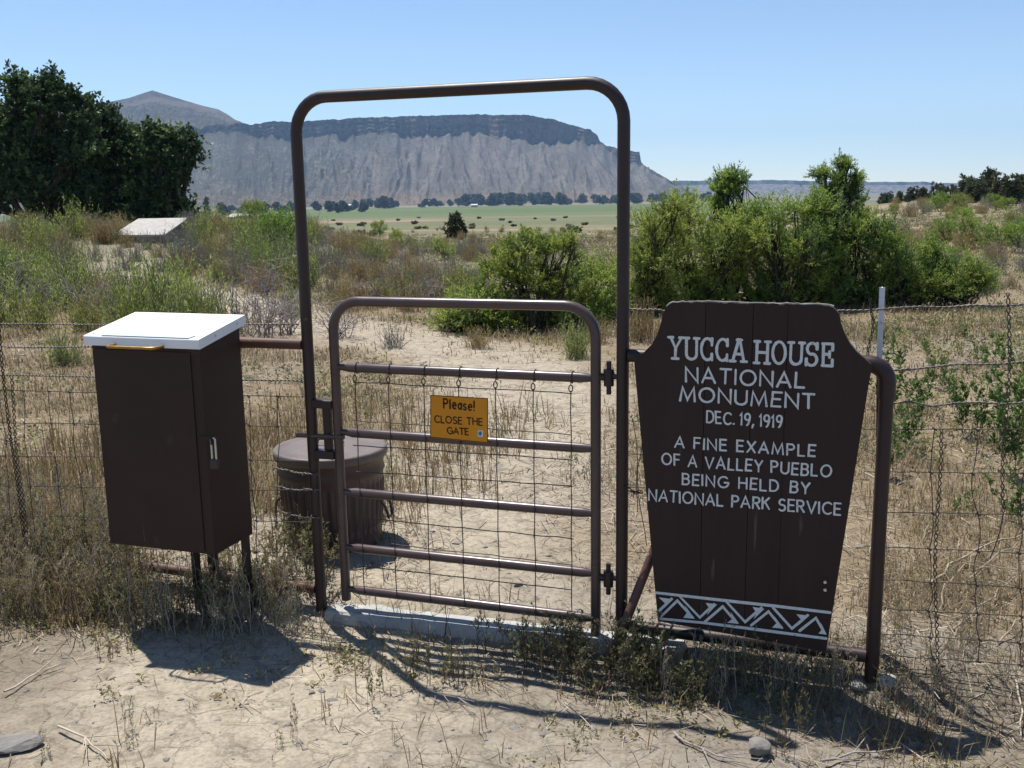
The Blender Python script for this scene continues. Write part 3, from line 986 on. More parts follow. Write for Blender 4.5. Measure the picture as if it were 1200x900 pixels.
# padlock hanging on the hasp at the right edge of the front
pu, pz = FU(254, 525, bf)[0] + .002, FU(254, 523, bf)[1]
b = MB()
a = np.linspace(0, math.pi, 9)
sh = [(pu - .0085, pz - .045)] + [(pu - .0085 * math.cos(q), pz + .0085 * math.sin(q) + .028) for q in a] + [(pu + .0085, pz - .045)]
b.tube([L(u, z, bf - .022) for u, z in sh], .0038, 8)
lk_ = b.build('shackle', M['chrome'], t)
b = MB().box(L(pu - .016, pz - .078, bf - .031), UV * .032, NV * .018, (0, 0, .036))
b.build('lock_body', M['wire'], t, bevel=.004)
b = MB().box(L(pu - .006, pz + .012, bf - .030), UV * .004, NV * .03, (0, 0, .03)).box(L(pu - .06, pz + .02, bf - .0065), UV * .056, NV * .004, (0, 0, .016))
b.build('hasp', M['box'], t)
for u, o_ in ((bu1 - .022, bk - .02), (-2.455, bk - .02)):
    MB().box(L(u - .013, -.1, o_ - .013), UV * .026, NV * .026, (0, 0, bz0 + .12)).build('leg', M['frame'], t, bevel=.002)

# ------------------------------------------------------------------ lettering: single-stroke hand-painted alphabet
def ell(cx, cy, rx, ry, a0, a1, n=14):
    return [(cx + rx * math.cos(math.radians(q)), cy + ry * math.sin(math.radians(q))) for q in np.linspace(a0, a1, n)]


GL = {
    'A': (.74, [[(0, 0), (.37, 1), (.74, 0)], [(.12, .33), (.62, .33)]]),
    'B': (.56, [[(.32, .54), (0, .54), (0, 1), (.30, 1)] + ell(.30, .77, .22, .23, 88, -88, 8), [(0, .54), (0, 0), (.32, 0)] + ell(.32, .27, .24, .27, -88, 88, 9)]),
    'C': (.70, [ell(.42, .5, .42, .5, 48, 312, 18)]),
    'D': (.66, [[(0, 0), (0, 1), (.25, 1)] + ell(.25, .5, .41, .5, 88, -88, 14) + [(.25, 0), (0, 0)]]),
    'E': (.50, [[(.50, 1), (0, 1), (0, 0), (.50, 0)], [(0, .52), (.44, .52)]]),
    'F': (.48, [[(.48, 1), (0, 1), (0, 0)], [(0, .52), (.42, .52)]]),
    'G': (.76, [ell(.44, .5, .44, .5, 48, 350, 20) + [(.86, .46), (.52, .46)]]),
    'H': (.64, [[(0, 0), (0, 1)], [(.64, 0), (.64, 1)], [(0, .52), (.64, .52)]]),
    'I': (.02, [[(0, 0), (0, 1)]]),
    'K': (.58, [[(0, 0), (0, 1)], [(.56, 1), (0, .42)], [(.20, .62), (.58, 0)]]),
    'L': (.48, [[(0, 1), (0, 0), (.48, 0)]]),
    'M': (.86, [[(0, 0), (.10, 1), (.43, .1), (.76, 1), (.86, 0)]]),
    'N': (.68, [[(0, 0), (0, 1), (.68, 0), (.68, 1)]]),
    'O': (.84, [ell(.42, .5, .42, .5, 90, 450, 26)]),
    'P': (.54, [[(0, 0), (0, 1), (.30, 1)] + ell(.30, .75, .24, .25, 88, -88, 9) + [(0, .5)]]),
    'R': (.56, [[(0, 0), (0, 1), (.30, 1)] + ell(.30, .75, .24, .25, 88, -88, 9) + [(0, .5)], [(.26, .48), (.56, 0)]]),
    'S': (.54, [ell(.28, .75, .25, .25, 40, 260, 12) + ell(.27, .26, .27, .26, 82, -145, 13)]),
    'T': (.62, [[(0, 1), (.62, 1)], [(.31, 1), (.31, 0)]]),
    'U': (.64, [[(0, 1)] + ell(.32, .32, .32, .32, 180, 360, 12) + [(.64, 1)]]),
    'V': (.72, [[(0, 1), (.36, 0), (.72, 1)]]),
    'X': (.62, [[(0, 1), (.62, 0)], [(.62, 1), (0, 0)]]),
    'Y': (.64, [[(0, 1), (.32, .48), (.64, 1)], [(.32, .48), (.32, 0)]]),
    '1': (.14, [[(0, .8), (.12, 1), (.12, 0)]]),
    '9': (.50, [ell(.25, .72, .25, .28, 0, 360, 16), [(.5, .72), (.48, .45), (.36, .1), (.24, -.02)]]),
    '.': (.04, [[(0, 0), (.05, .04)]]),
    ',': (.10, [[(.10, .06), (.0, -.22)]]),
    'l': (.05, [[(0, 0), (.02, .95)]]),
    'e': (.42, [[(.02, .32), (.42, .36)] + ell(.22, .32, .22, .32, 15, 310, 14)]),
    'a': (.40, [ell(.2, .3, .2, .3, 40, 330, 14), [(.40, .62), (.40, 0)]]),
    's': (.34, [ell(.17, .46, .16, .16, 40, 255, 9) + ell(.16, .15, .17, .16, 85, -150, 10)]),
    '!': (.06, [[(.05, 1.0), (.03, .3)], [(.0, .0), (.05, .03)]]),
}
# slab-serif capitals for the title line: narrower, with serif bars
s_ = .13


def bar(x, y, w=.17):
    return [(x - w, y), (x + w, y)]


SLAB = {
    'Y': (.62, [[(.06, 1), (.31, .48), (.56, 1)], [(.31, .48), (.31, 0)], bar(.06, .985, .11), bar(.56, .985, .11), bar(.31, .015, .15)]),
    'U': (.58, [[(.07, 1)] + ell(.30, .26, .23, .24, 180, 360, 9) + [(.53, 1)], bar(.07, .985, .12), bar(.53, .985, .12)]),
    'C': (.54, [ell(.30, .5, .27, .49, 40, 320, 16), [(.50, .68), (.50, 1.0)], [(.50, 0), (.50, .30)]]),
    'A': (.66, [[(.08, 0), (.31, 1), (.35, 1), (.58, 0)], [(.16, .34), (.50, .34)], bar(.08, .015, .13), bar(.58, .015, .13), bar(.33, .985, .11)]),
    'H': (.62, [[(.08, 0), (.08, 1)], [(.54, 0), (.54, 1)], [(.08, .5), (.54, .5)], bar(.08, .985, .12), bar(.54, .985, .12), bar(.08, .015, .12), bar(.54, .015, .12)]),
    'O': (.58, [ell(.29, .5, .27, .49, 90, 450, 24)]),
    'S': (.50, [ell(.26, .74, .21, .25, 25, 262, 12) + ell(.25, .26, .22, .26, 80, -155, 13), [(.46, .72), (.46, 1.0)], [(.03, .0), (.03, .30)]]),
    'E': (.52, [[(.48, .985), (.06, .985)], [(.11, 1), (.11, 0)], [(.06, .015), (.48, .015)], [(.11, .52), (.38, .52)], [(.49, 1.0), (.49, .70)], [(.49, 0), (.49, .30)], [(.37, .38), (.37, .66)]]),
}


def ribbon(b, pts, w, place, h, jit=None):
    """flat painted stroke of width w; place(u, z, height) -> point; h = paint height"""
    p = np.asarray(pts, float)
    closed = np.allclose(p[0], p[-1])
    if closed:
        p = p[:-1]
    n = len(p)
    nxt, prv = np.roll(p, -1, 0), np.roll(p, 1, 0)
    d1, d0 = nxt - p, p - prv
    if not closed:
        d1[-1] = d0[-1]
        d0[0] = d1[0]
    d1 /= np.linalg.norm(d1, axis=1)[:, None] + 1e-12
    d0 /= np.linalg.norm(d0, axis=1)[:, None] + 1e-12
    n1 = np.stack([-d1[:, 1], d1[:, 0]], 1)
    n0 = np.stack([-d0[:, 1], d0[:, 0]], 1)
    mt = n0 + n1
    mt /= np.linalg.norm(mt, axis=1)[:, None] + 1e-12
    sc = 1 / np.clip((mt * n1).sum(1), .5, 1)
    wv = w * (1 if jit is None else jit.uniform(.86, 1.12, n))
    q = mt * (wv * sc * .5)[:, None] if np.ndim(wv) else mt * (w * .5 * sc)[:, None]
    a, c = p + q, p - q
    if not closed:                 # rounded ends
        for e, s in ((0, -1), (n - 1, 1)):
            d = (d1[0] if e == 0 else d0[-1]) * s
            mid = p[e] + d * w * .38
            if e == 0:
                a = np.vstack([mid + q[0] * .55, a])
                c = np.vstack([mid - q[0] * .55, c])
            else:
                a = np.vstack([a, mid + q[-1] * .55])
                c = np.vstack([c, mid - q[-1] * .55])
    m = len(a)
    V = [place(x, y, h) for x, y in a] + [place(x, y, h) for x, y in c]
    i = np.arange(m if closed else m - 1)
    i2 = (i + 1) % m
    f = np.stack([i, i + m, i2 + m, i2], -1)
    b.add(np.array(V), f)


HCOUNT = [0]


def write(b, text, u0, u1, z0, cap, place, stroke, font=GL, gap=.26, space=.5, jit=None, z1=None):
    """text between u0 and u1 on the baseline z0 (-> z1), letters cap high"""
    z1 = z0 if z1 is None else z1
    x, runs = 0.0, []
    for ch in text:
        if ch == ' ':
            x += space
            continue
        w, st = (font.get(ch) or GL[ch])
        runs.append((x, st))
        x += w + gap
    tot = x - gap
    sx = (u1 - u0) / tot
    for x0, st in runs:
        dz = 0 if jit is None else jit.normal(0, .018) * cap
        tl = 0 if jit is None else jit.normal(0, .025)
        for s in st:
            pts = []
            for px, py in s:
                uu = u0 + (x0 + px) * sx + tl * py * cap
                fr = (uu - u0) / (u1 - u0)
                pts.append((uu, z0 + (z1 - z0) * fr + py * cap + dz))
            HCOUNT[0] = (HCOUNT[0] + 1) % 12
            ribbon(b, pts, stroke, place, .0009 + HCOUNT[0] * .00012, jit)


# ------------------------------------------------------------------ monument sign
SO = -.062                          # front face of the board


def SU(x, y):
    return FU(x, y, SO)


def c6(x, y):                        # corner list measured on an enlarged crop
    return (720 + x / 3.0, 330 + y / 3.0)


out_px = [c6(205, 74), c6(320, 72), c6(560, 78), c6(740, 82), c6(772, 92), c6(790, 112), c6(797, 150), c6(808, 180), c6(828, 218), c6(852, 248),
          c6(880, 272), c6(903, 292), c6(906, 306), (1019, 445), (968, 764), (771, 728), c6(70, 290), c6(70, 276), c6(100, 252), c6(130, 222), c6(150, 188), c6(162, 150), c6(172, 110), c6(184, 86)]
outline = [SU(*p) for p in out_px]
t = thing('monument_sign', 'large dark brown board sign with white hand-painted lettering and a zigzag border', 'sign', L(-.3, 0.0, SO))


def clip_poly(poly, u, keep_less):
    res = []
    n = len(poly)
    for i in range(n):
        a, b_ = poly[i], poly[(i + 1) % n]
        ia, ib = (a[0] <= u) == keep_less, (b_[0] <= u) == keep_less
        if ia:
            res.append(a)
        if ia != ib:
            tt = (u - a[0]) / (b_[0] - a[0])
            res.append((u, a[1] + (b_[1] - a[1]) * tt))
    return res


seams = [SU(*c6(322, 80))[0], SU(*c6(488, 120))[0], SU(*c6(612, 80))[0]]
cuts = [-9] + seams + [9]
b = MB()
rs = np.random.default_rng(2)
for i, (a_, c_) in enumerate(zip(cuts[:-1], cuts[1:])):
    pl = clip_poly(clip_poly(outline, a_ + .0009, False), c_ - .0009, True)
    dz = rs.uniform(-.0012, .0012)
    pts = [L(u, z, SO + .0006 * (i % 2)) + np.array([0, 0, dz if z > 1.2 else 0]) for u, z in pl]
    pts = pts[::-1]
    b.prism(pts, NV * .034)
board = b.build('board', M['board'], t)
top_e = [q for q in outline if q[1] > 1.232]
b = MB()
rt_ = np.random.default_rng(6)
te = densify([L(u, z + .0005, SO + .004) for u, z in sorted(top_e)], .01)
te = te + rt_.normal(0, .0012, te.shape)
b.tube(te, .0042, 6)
b.build('sunlit_worn_edge', paint_mat('weathered_wood', (0.08, 0.06, 0.055), (0.42, 0.40, 0.37), .8, 28, .2, bump=0.2), t)  # worn wood, coloured pale for the sunlit look of the top edge too
# cross battens behind the planks
b = MB()
b.box(L(-.62, .95, SO + .035), UV * .62, NV * .025, (0, 0, .07)).box(L(-.55, .20, SO + .035), UV * .50, NV * .025, (0, 0, .07))
b.build('batten', M['board'], t)
place = lambda u, z, h: L(u, z, SO - h - .0004)
jt = np.random.default_rng(11)
LINES = [
    ('YUCCA HOUSE', (190, 270), (768, 298), 76, .0092, SLAB, .13, .26),
    ('NATIONAL', (252, 351), (667, 373), 50, .0075, GL, .27, .5),
    ('MONUMENT', (231, 419), (702, 446), 48, .0075, GL, .27, .5),
    ('DEC. 19, 1919', (325, 495), (587, 512), 40, .0062, GL, .28, .36),
    ('A FINE EXAMPLE', (213, 582), (705, 614), 37, .0062, GL, .32, .55),
    ('OF A VALLEY PUEBLO', (168, 642), (760, 686), 38, .0062, GL, .30, .5),
    ('BEING HELD BY', (240, 712), (685, 745), 37, .0062, GL, .32, .68),
    ('NATIONAL PARK SERVICE', (121, 768), (794, 820), 38, .0062, GL, .27, .55),
]
b = MB()
for text, pa, pb, cap, st, font, gp, spc in LINES:
    ua, za = SU(*c6(*pa))
    ub, zb = SU(*c6(*pb))
    _, zc = SU(*c6(pa[0], pa[1] - cap))
    write(b, text, ua, ub, za, zc - za, place, st, font, gp, spc, jt, zb)
b.build('lettering', M['white_paint'], t)


def c7(x, y):
    return (700 + x * 350 / 1200.0, 640 + y * 350 / 1200.0)


b = MB()


def stroke7(pts, w):
    HCOUNT[0] = (HCOUNT[0] + 1) % 12
    ribbon(b, [SU(*c7(*p)) for p in pts], w, place, .0009 + HCOUNT[0] * .00012, jt)


stroke7([(236, 186), (500, 216), (720, 240), (936, 266)], .0105)
stroke7([(246, 290), (420, 306), (620, 331), (920, 370)], .0100)
for tri in ([(258, 280), (322, 218), (384, 286)], [(432, 304), (504, 242), (560, 308)], [(618, 318), (688, 262), (742, 328)], [(812, 340), (878, 288), (914, 350)]):
    stroke7(tri, .0085)
for tri in ([(330, 200), (412, 286), (470, 232)], [(518, 222), (594, 304), (660, 246)], [(706, 246), (782, 330), (846, 276)], [(250, 258), (300, 210)]):
    stroke7(tri, .0085)
for hook in ([(248, 204), (306, 212), (262, 252), (272, 228)], [(346, 286), (392, 290), (352, 236), (362, 264)], [(436, 226), (482, 232), (440, 276), (452, 252)],
             [(522, 306), (570, 310), (536, 262), (544, 290)], [(624, 242), (672, 250), (628, 292), (640, 268)], [(702, 326), (748, 330), (712, 280), (722, 306)],
             [(800, 272), (852, 278), (806, 318), (818, 294)], [(888, 350), (922, 354), (898, 306), (902, 334)]):
    HCOUNT[0] = (HCOUNT[0] + 1) % 12
    V = np.array([place(*SU(*c7(*p)), .0024 + HCOUNT[0] * .00012) for p in hook])
    b.add(V, np.array([[0, 3, 1], [3, 2, 1]]))
b.build('border_pattern', M['white_paint'], t)
for x, y in ((967, 681), (967, 690)):
    u, z = SU(x, y)
    MB().tube([L(u, z, SO - .012), L(u, z, SO + .01)], .0052, 10).build('bolt', M['chrome'], t)

# orange notice wired to the gate
NO = -.029
q = [FU(504.4, 462.8, NO), FU(571.7, 466.7, NO), FU(571.7, 519.4, NO), FU(504.2, 512.8, NO)]
t = thing('gate_notice', 'small orange sign reading please close the gate, fixed on the gate rails', 'sign', L(q[0][0], q[3][1], NO))
MB().prism([L(*p, NO) for p in q][::-1], NV * .003).build('panel', M['notice'], t)
b = MB()
nplace = lambda u, z, h: L(u, z, NO - h * .5 - .0002)


def NU(x, y):
    return FU(480 + x / 9.0, 440 + y / 9.0, NO)


e = 8
for pa, pb in (((222, 210), (824, 244)), ((822, 240), (822, 710)), ((824, 708), (220, 650)), ((223, 655), (223, 208))):
    HCOUNT[0] = (HCOUNT[0] + 1) % 12
    ribbon(b, [NU(*pa), NU(*pb)], .0022, nplace, .0009 + HCOUNT[0] * .00012)
for text, pa, pb, cap, st, gp, spc in (('Please!', (362, 342), (684, 370), 98, .0058, .30, .5), ('CLOSE THE', (268, 494), (768, 526), 70, .0044, .24, .55), ('GATE', (402, 612), (622, 628), 66, .0044, .24, .5)):
    ua, za = NU(*pa)
    ub, zb = NU(*pb)
    zc = NU(pa[0], pa[1] - cap)[1]
    write(b, text, ua, ub, za, zc - za, nplace, st, GL, gp, spc, jt, zb)
b.build('lettering', M['ink'], t)
sp = [NU(722, 575), NU(776, 580), NU(774, 648), NU(720, 642)]
st_ = MB().prism([L(*p, NO - .0012) for p in sp][::-1], NV * .001).build('sticker', M['sticker'], t)
ov = [NU(746 + 17 * math.cos(a), 611 + 24 * math.sin(a)) for a in np.linspace(-math.pi / 2, math.pi / 2, 9)]
MB().prism([L(*p, NO - .0020) for p in ov][::-1], NV * .0006).build('sticker_half', M['sticker_blue'], st_)
ov = [NU(744 + 17 * math.cos(a), 611 + 24 * math.sin(a)) for a in np.linspace(math.pi / 2, 1.5 * math.pi, 9)]
MB().prism([L(*p, NO - .0020) for p in ov][::-1], NV * .0006).build('sticker_half', M['sticker_green'], st_)

# ------------------------------------------------------------------ corrugated trash can
cp = DP(391, 600, 4.42)
cx_, cy_ = cp[0], cp[1]
cz = float(gz(cx_, cy_)) - .02
t = thing('trash_can', 'brown ribbed metal trash can with its lid on, behind the gate', 'trash can', (cx_, cy_, cz))
ztop = DP(391, 527, 4.42)[2]
Hc = ztop - cz
ang = np.linspace(0, 2 * math.pi, 241)[:-1]
rows = []
zs = [0, .01, .03, .05, .06, .10, .105, Hc - .14, Hc - .13, Hc - .10, Hc - .085, Hc - .07, Hc - .03, Hc - .02, Hc]
bs = [.0, .006, .006, .0, 0, 0, 1, 1, 0, 0, .007, 0, 0, .008, .008]
for z, bl in zip(zs, bs):
    rad = .212 + .028 * z / Hc
    rib = .006 * np.clip(np.cos(ang * 40) * 1.6, -1, 1) if bl == 1 else (bl if bl < 1 else 0)
    rr = rad + rib
    rows.append(np.stack([cx_ + rr * np.cos(ang), cy_ + rr * np.sin(ang), np.full_like(ang, cz + z)], -1))
V = np.concatenate(rows)
n, m = len(rows), len(ang)
i = np.arange(n - 1)[:, None]
j = np.arange(m)[None]
f = np.stack([i * m + j, i * m + (j + 1) % m, (i + 1) * m + (j + 1) % m, (i + 1) * m + j], -1).reshape(-1, 4)
MB().add(V, f, 0, True).build('can_body', M['can'], t)
prof = [(.252, Hc - .020), (.255, Hc - .018), (.255, Hc + .010), (.250, Hc + .018), (.235, Hc + .019), (.225, Hc + .012), (.15, Hc + .018), (.06, Hc + .022), (.0005, Hc + .023)]
ang2 = np.linspace(0, 2 * math.pi, 65)[:-1]
rows = [np.stack([cx_ + r * np.cos(ang2), cy_ + r * np.sin(ang2), np.full_like(ang2, cz + z)], -1) for r, z in prof]
V = np.concatenate(rows)
m = 64
i = np.arange(len(prof) - 1)[:, None]
j = np.arange(m)[None]
f = np.stack([i * m + j, i * m + (j + 1) % m, (i + 1) * m + (j + 1) % m, (i + 1) * m + j], -1).reshape(-1, 4)
lid = MB().add(V, f, 0, True).build('lid', M['can_lid'], t)
b = MB().tube([(cx_ - .06, cy_, cz + Hc + .03), (cx_ - .05, cy_, cz + Hc + .052), (cx_ + .05, cy_, cz + Hc + .052), (cx_ + .06, cy_, cz + Hc + .03)], .006, 8)
b.build('lid_handle', M['can'], lid)
for s in (0.0, math.pi):
    a0 = s - .18
    hx = lambda a, r: (cx_ + r * math.cos(a), cy_ + r * math.sin(a))
    zc_ = cz + Hc - .24
    pts = [(*hx(a0 - .14, .240), zc_ + .02), (*hx(a0 - .14, .262), zc_ - .005), (*hx(a0 - .10, .272), zc_ - .06), (*hx(a0 + .10, .272), zc_ - .06), (*hx(a0 + .14, .262), zc_ - .005), (*hx(a0 + .14, .240), zc_ + .02)]
    MB().tube(pts, .006, 8).build('side_handle', M['can'], t)

# ------------------------------------------------------------------ wire fences
def wire_pts(p, q, off0, off1=None, n=20, sag=0.0, jitter=.0025, rng=None):
    off1 = off0 if off1 is None else off1
    a, c = FP(*p, off0), FP(*q, off1)
    k = np.linspace(0, 1, n)[:, None]
    pts = a + (c - a) * k
    pts[:, 2] -= sag * 4 * k[:, 0] * (1 - k[:, 0])
    if rng is not None:
        pts[1:-1, 2] += rng.normal(0, jitter, n - 2)
    return pts


def barbed(b, pts, rng, r=.0021, pitch=.035, barb=.11):
    """two strands twisted round each other with short barbs"""
    P = densify(pts, .008)
    s = np.concatenate([[0], np.cumsum(np.linalg.norm(np.diff(P, axis=0), axis=1))])
    t = np.gradient(P, axis=0)
    t /= np.linalg.norm(t, axis=1)[:, None]
    up = np.array([0, 0, 1.0]) if abs(t[0][2]) < .8 else NV
    n1 = np.cross(t, up)
    n1 /= np.linalg.norm(n1, axis=1)[:, None]
    n2 = np.cross(t, n1)
    ph = s / pitch * 2 * math.pi
    for k in (0, math.pi):
        b.tube(P + (n1 * np.cos(ph + k)[:, None] + n2 * np.sin(ph + k)[:, None]) * r * 1.05, r, 5)
    if barb:
        for d in np.arange(barb * .5, s[-1], barb):
            i = min(int(np.searchsorted(s, d)), len(P) - 1)
            for q in range(2):
                v = rng.normal(0, 1, 3)
                v -= t[i] * (v @ t[i])
                v /= np.linalg.norm(v)
                v = v + t[i] * .3
                b.tube([P[i] - v * .012, P[i] + v * .012], .0012, 4)


def stay(b, top, bot, off, rng, r=.0026, gapr=.006):
    """twisted double-wire stay: two wires wound round each other"""
    a, c = FP(*top, off), FP(*bot, off)
    n = 90
    k = np.linspace(0, 1, n)
    P = a + (c - a) * k[:, None]
    P = P + UV * (.006 * np.sin(k * 7 + rng.uniform(0, 6)))[:, None]
    ph = k * np.linalg.norm(c - a) / .05 * 2 * math.pi
    for q in (0, math.pi):
        w = UV * (np.cos(ph + q) * gapr)[:, None] + NV * (np.sin(ph + q) * gapr)[:, None]
        b.tube(P + w, r, 5)


def woven(t, rows, cols, off, rng, ends):
    """field fence: horizontal wires with a knot at each vertical wire"""
    b = MB()
    lines = []
    for p, q in rows:
        pts = wire_pts(p, q, off, n=26, rng=rng, jitter=.0012)
        lines.append(pts)
        b.tube(pts, .0017, 5)
    us = [ln @ UV for ln in lines]
    for cset in cols:
        prev = None
        path = []
        for ln, uu in zip(lines[cset[2]:cset[3]], us[cset[2]:cset[3]]):
            fr = 0
            u = cset[0] + (cset[1] - cset[0]) * (len(path) / max(1, cset[3] - cset[2] - 1)) + rng.normal(0, .004)
            i = np.argmin(abs(uu - u))
            p = ln[i].copy()
            p = p + UV * (u - uu[i]) - NV * .003
            path.append(p)
        pts = []
        for a, c in zip(path[:-1], path[1:]):
            bow = rng.normal(0, .006)
            for k in np.linspace(0, 1, 6)[:-1]:
                pts.append(a + (c - a) * k + UV * bow * math.sin(k * math.pi))
        pts.append(path[-1])
        b.tube(np.array(pts), .0016, 5)
        for p in path:
            b.tube([p - UV * .006 + np.array([0, 0, .004]), p - NV * .004, p + UV * .006 - np.array([0, 0, .004])], .003, 5)
    return b.build('woven_wire', M['wire'], t)


rngf = np.random.default_rng(77)
t = thing('wire_fence', 'rusty wire fence left of the register box, woven mesh under two barbed strands', 'wire fence', L(-3.4, 0, .02))
ex = -260
rows = [((ex, 452), (368, 465)), ((ex, 492), (368, 500)), ((ex, 530), (360, 540)), ((ex, 565), (362, 575)), ((ex, 598), (366, 612)), ((ex, 632), (368, 648)), ((ex, 668), (370, 676))]
cols = []
for xt, xb in ((2, 17), (27, 41), (57, 76), (83, 104), (290, 302), (326, 322), (-30, -12), (-62, -42), (-95, -70)):
    cols.append((FU(xt, 458, .02)[0], FU(xb, 640, .02)[0], 0, 7))
woven(t, rows, cols, .02, rngf, None)
for p, q in (((ex, 401), (352, 406)), ((ex, 430), (356, 446)), ((ex, 375), (350, 380))):
    b = MB()
    barbed(b, wire_pts(p, q, .03, n=12, rng=rngf, sag=.01), rngf)
    b.build('barbed_strand', M['steel'], t)
b = MB()
stay(b, (-8, 330), (28, 640), .012, rngf)
stay(b, (12, 440), (30, 625), .004, rngf, r=.002)
b.build('wire_stay', M['wire'], t)
b = MB()
for p, q in (((322, 548), (374, 556)), ((322, 570), (374, 574)), ((330, 600), (374, 607))):
    barbed(b, wire_pts(p, q, -.028, n=8, rng=rngf, sag=.006), rngf, barb=.05)
b.build('wire_tie', M['steel'], t)

t = thing('wire_fence', 'wire fence right of the pipe post, woven mesh under sagging barbed strands', 'wire fence', L(.8, 0, .0))
ex = 1420
ro = [(503, 503), (553, 555), (600, 603), (641, 648), (679, 689), (713, 722), (743, 754), (768, 779), (784, 793)]
rows = []
for ya, yb in ro:
    sl_ = (yb - ya) / 160.0
    rows.append(((1012 if ya < 770 else 1035, ya - sl_ * 28), (ex, yb + sl_ * (ex - 1200))))
cols = []
for xt, xb, r0_, r1_ in ((1093, 1091, 0, 8), (1144, 1149, 0, 8), (1199, 1196, 0, 8), (1250, 1246, 0, 8), (1302, 1300, 0, 8), (1352, 1350, 0, 8)):
    cols.append((FU(xt, 503, .03)[0], FU(xb, 760, .03)[0], r0_, r1_))
woven(t, rows, cols, .03, rngf, None)
for p, q, sg in (((735, 362), (985, 364), .004), ((985, 364), (ex, 344), .006), ((1040, 434), (ex, 398), .01), ((1038, 474), (ex, 466), .004)):
    b = MB()
    barbed(b, wire_pts(p, q, .035, n=14, rng=rngf, sag=sg, jitter=.003), rngf, barb=.13)
    b.build('barbed_strand', M['steel'], t)
b = MB()
stay(b, (1101, 503), (1096, 788), .016, rngf, r=.0018, gapr=.0052)
stay(b, (1183, 344), (1176, 600), .016, rngf, r=.0018, gapr=.0048)
b.tube([FP(1176, 600, .016), FP(1172, 622, .016), FP(1166, 640, .016), FP(1160, 655, .016)], .002, 5)
stay(b, (1022, 350), (1019, 420), .034, rngf, r=.0018, gapr=.003)
b.build('wire_stay', M['wire'], t)
b = MB()
for p, q in (((741, 490), (756, 640)), ((752, 500), (745, 600))):
    b.tube(wire_pts(p, q, .01, n=9, rng=rngf, jitter=0) + np.outer(np.sin(np.arange(9)), UV) * .006, .0015, 5)
for y in (492, 531, 570, 610, 646, 676):
    b.tube(wire_pts((730, y), (775, y + 3), .02, n=5, rng=rngf), .0016, 5)
b.build('slack_wire', M['wire'], t)
# short chain between arch and sign
b = MB()
pa, pb = L(FRu + .018, FU(735, 568)[1], -.02), L(FRu + .075, FU(755, 573)[1], -.03)
for k in range(6):
    c_ = pa + (pb - pa) * (k + .5) / 6 - np.array([0, 0, .012 * math.sin((k + .5) / 6 * math.pi)])
    d = (pb - pa) / np.linalg.norm(pb - pa)
    w = np.array([0, 0, 1.0]) if k % 2 else NV
    a = np.linspace(0, 2 * math.pi, 12, endpoint=False)
    b.tube(c_ + np.outer(np.cos(a), d) * .009 + np.outer(np.sin(a), w) * .005, .0018, 6, closed=True)
tag(b.build('chain', M['wire'], origin=tuple(pa)), 'short dark chain joining the arch to the side of the monument sign', 'chain')
# white-tipped steel post behind the elbow
p0, p1 = FP(1034, 337, .09), FP(1030, 430, .09)
d = (p0 - p1) / np.linalg.norm(p0 - p1)
t = thing('steel_fence_post', 'thin steel post with a white top standing behind the pipe elbow', 'fence post', p1 - d * 1.0)
wq = .0085
for nm, a_, c_, mt_ in (('post_top', p1 + d * .02, p0, M['tpost']), ('post_shaft', FP(1029, 765, .09), p1 + d * .02, M['rusty'])):
    b = MB()
    b.box(a_ - UV * wq, UV * wq * 2, NV * .004, c_ - a_)
    b.box(a_ - UV * .002 + NV * .004, UV * .004, NV * .022, c_ - a_)
    b.build(nm, mt_, t)

# ------------------------------------------------------------------ stones and sticks
def rock_mesh(size, seed, mat, squash=.7):
    r = np.random.default_rng(seed)
    import bmesh
    bm = bmesh.new()
    bmesh.ops.create_icosphere(bm, subdivisions=3, radius=1)
    planes = [(r.normal(0, 1, 3), r.uniform(.55, .9)) for _ in range(9)]
    for v in bm.verts:
        p = np.array(v.co)
        for n_, dd in planes:
            n_ = n_ / np.linalg.norm(n_)
            q = p @ n_
            if q > dd:
                p = p - n_ * (q - dd)
        p = p + r.normal(0, .012, 3)
        p[2] *= squash
        v.co = Vector(p * size)
    me = bpy.data.meshes.new('rock')
    bm.to_mesh(me)
    bm.free()
    me.materials.append(mat)
    return me


def put(name, me, loc, rz=0, scale=1, label=None, cat=None, group=None):
    o = bpy.data.objects.new(name, me)
    COL.objects.link(o)
    o.location = Vector(loc)
    o.rotation_euler = (0, 0, rz)
    o.scale = (scale,) * 3 if np.ndim(scale) == 0 else scale
    return tag(o, label, cat, group)


p = on_ground(888, 884)
put('stone', rock_mesh(.042, 5, M['rock'], .75), p + np.array([0, 0, .018]), .4, 1, 'grey angular stone lying alone on the dirt below the monument sign', 'stone')
p = on_ground(14, 876)
put('stone', rock_mesh(.075, 9, M['rock'], .28), p + np.array([0, 0, .012]), .2, (1.2, .7, 1), 'flat grey stone at the lower left corner of the dirt', 'stone')
p = on_ground(484, 283)
put('boulder', rock_mesh(.24, 12, M['red_rock'], .8), p + np.array([0, 0, .03]), 0, (1, .8, .75), 'rust-brown boulder alone in the pale flat beyond the gate', 'boulder')
for k, (x, y, s) in enumerate(((790, 762, .05), (1040, 800, .04), (1006, 804, .032), (425, 733, .03), (780, 792, .035))):
    p = on_ground(x, y)
    put('stone', rock_mesh(s, 20 + k, M['pale_rock'], .5), p + np.array([0, 0, .006]), k, 1,
        ['pale stone under the lower left corner of the monument sign', 'pale stone at the foot of the pipe post with the elbow', 'smaller pale stone just before the pipe post foot',
         'small pale stone at the left end of the concrete sill', 'small pale stone in the shade below the monument sign'][k], 'stone')
rk = np.random.default_rng(31)
pm = [rock_mesh(.012, 50 + k, M['rock' if k % 3 else 'pale_rock'], .6) for k in range(5)]
vs, fs = [], []
ch = []
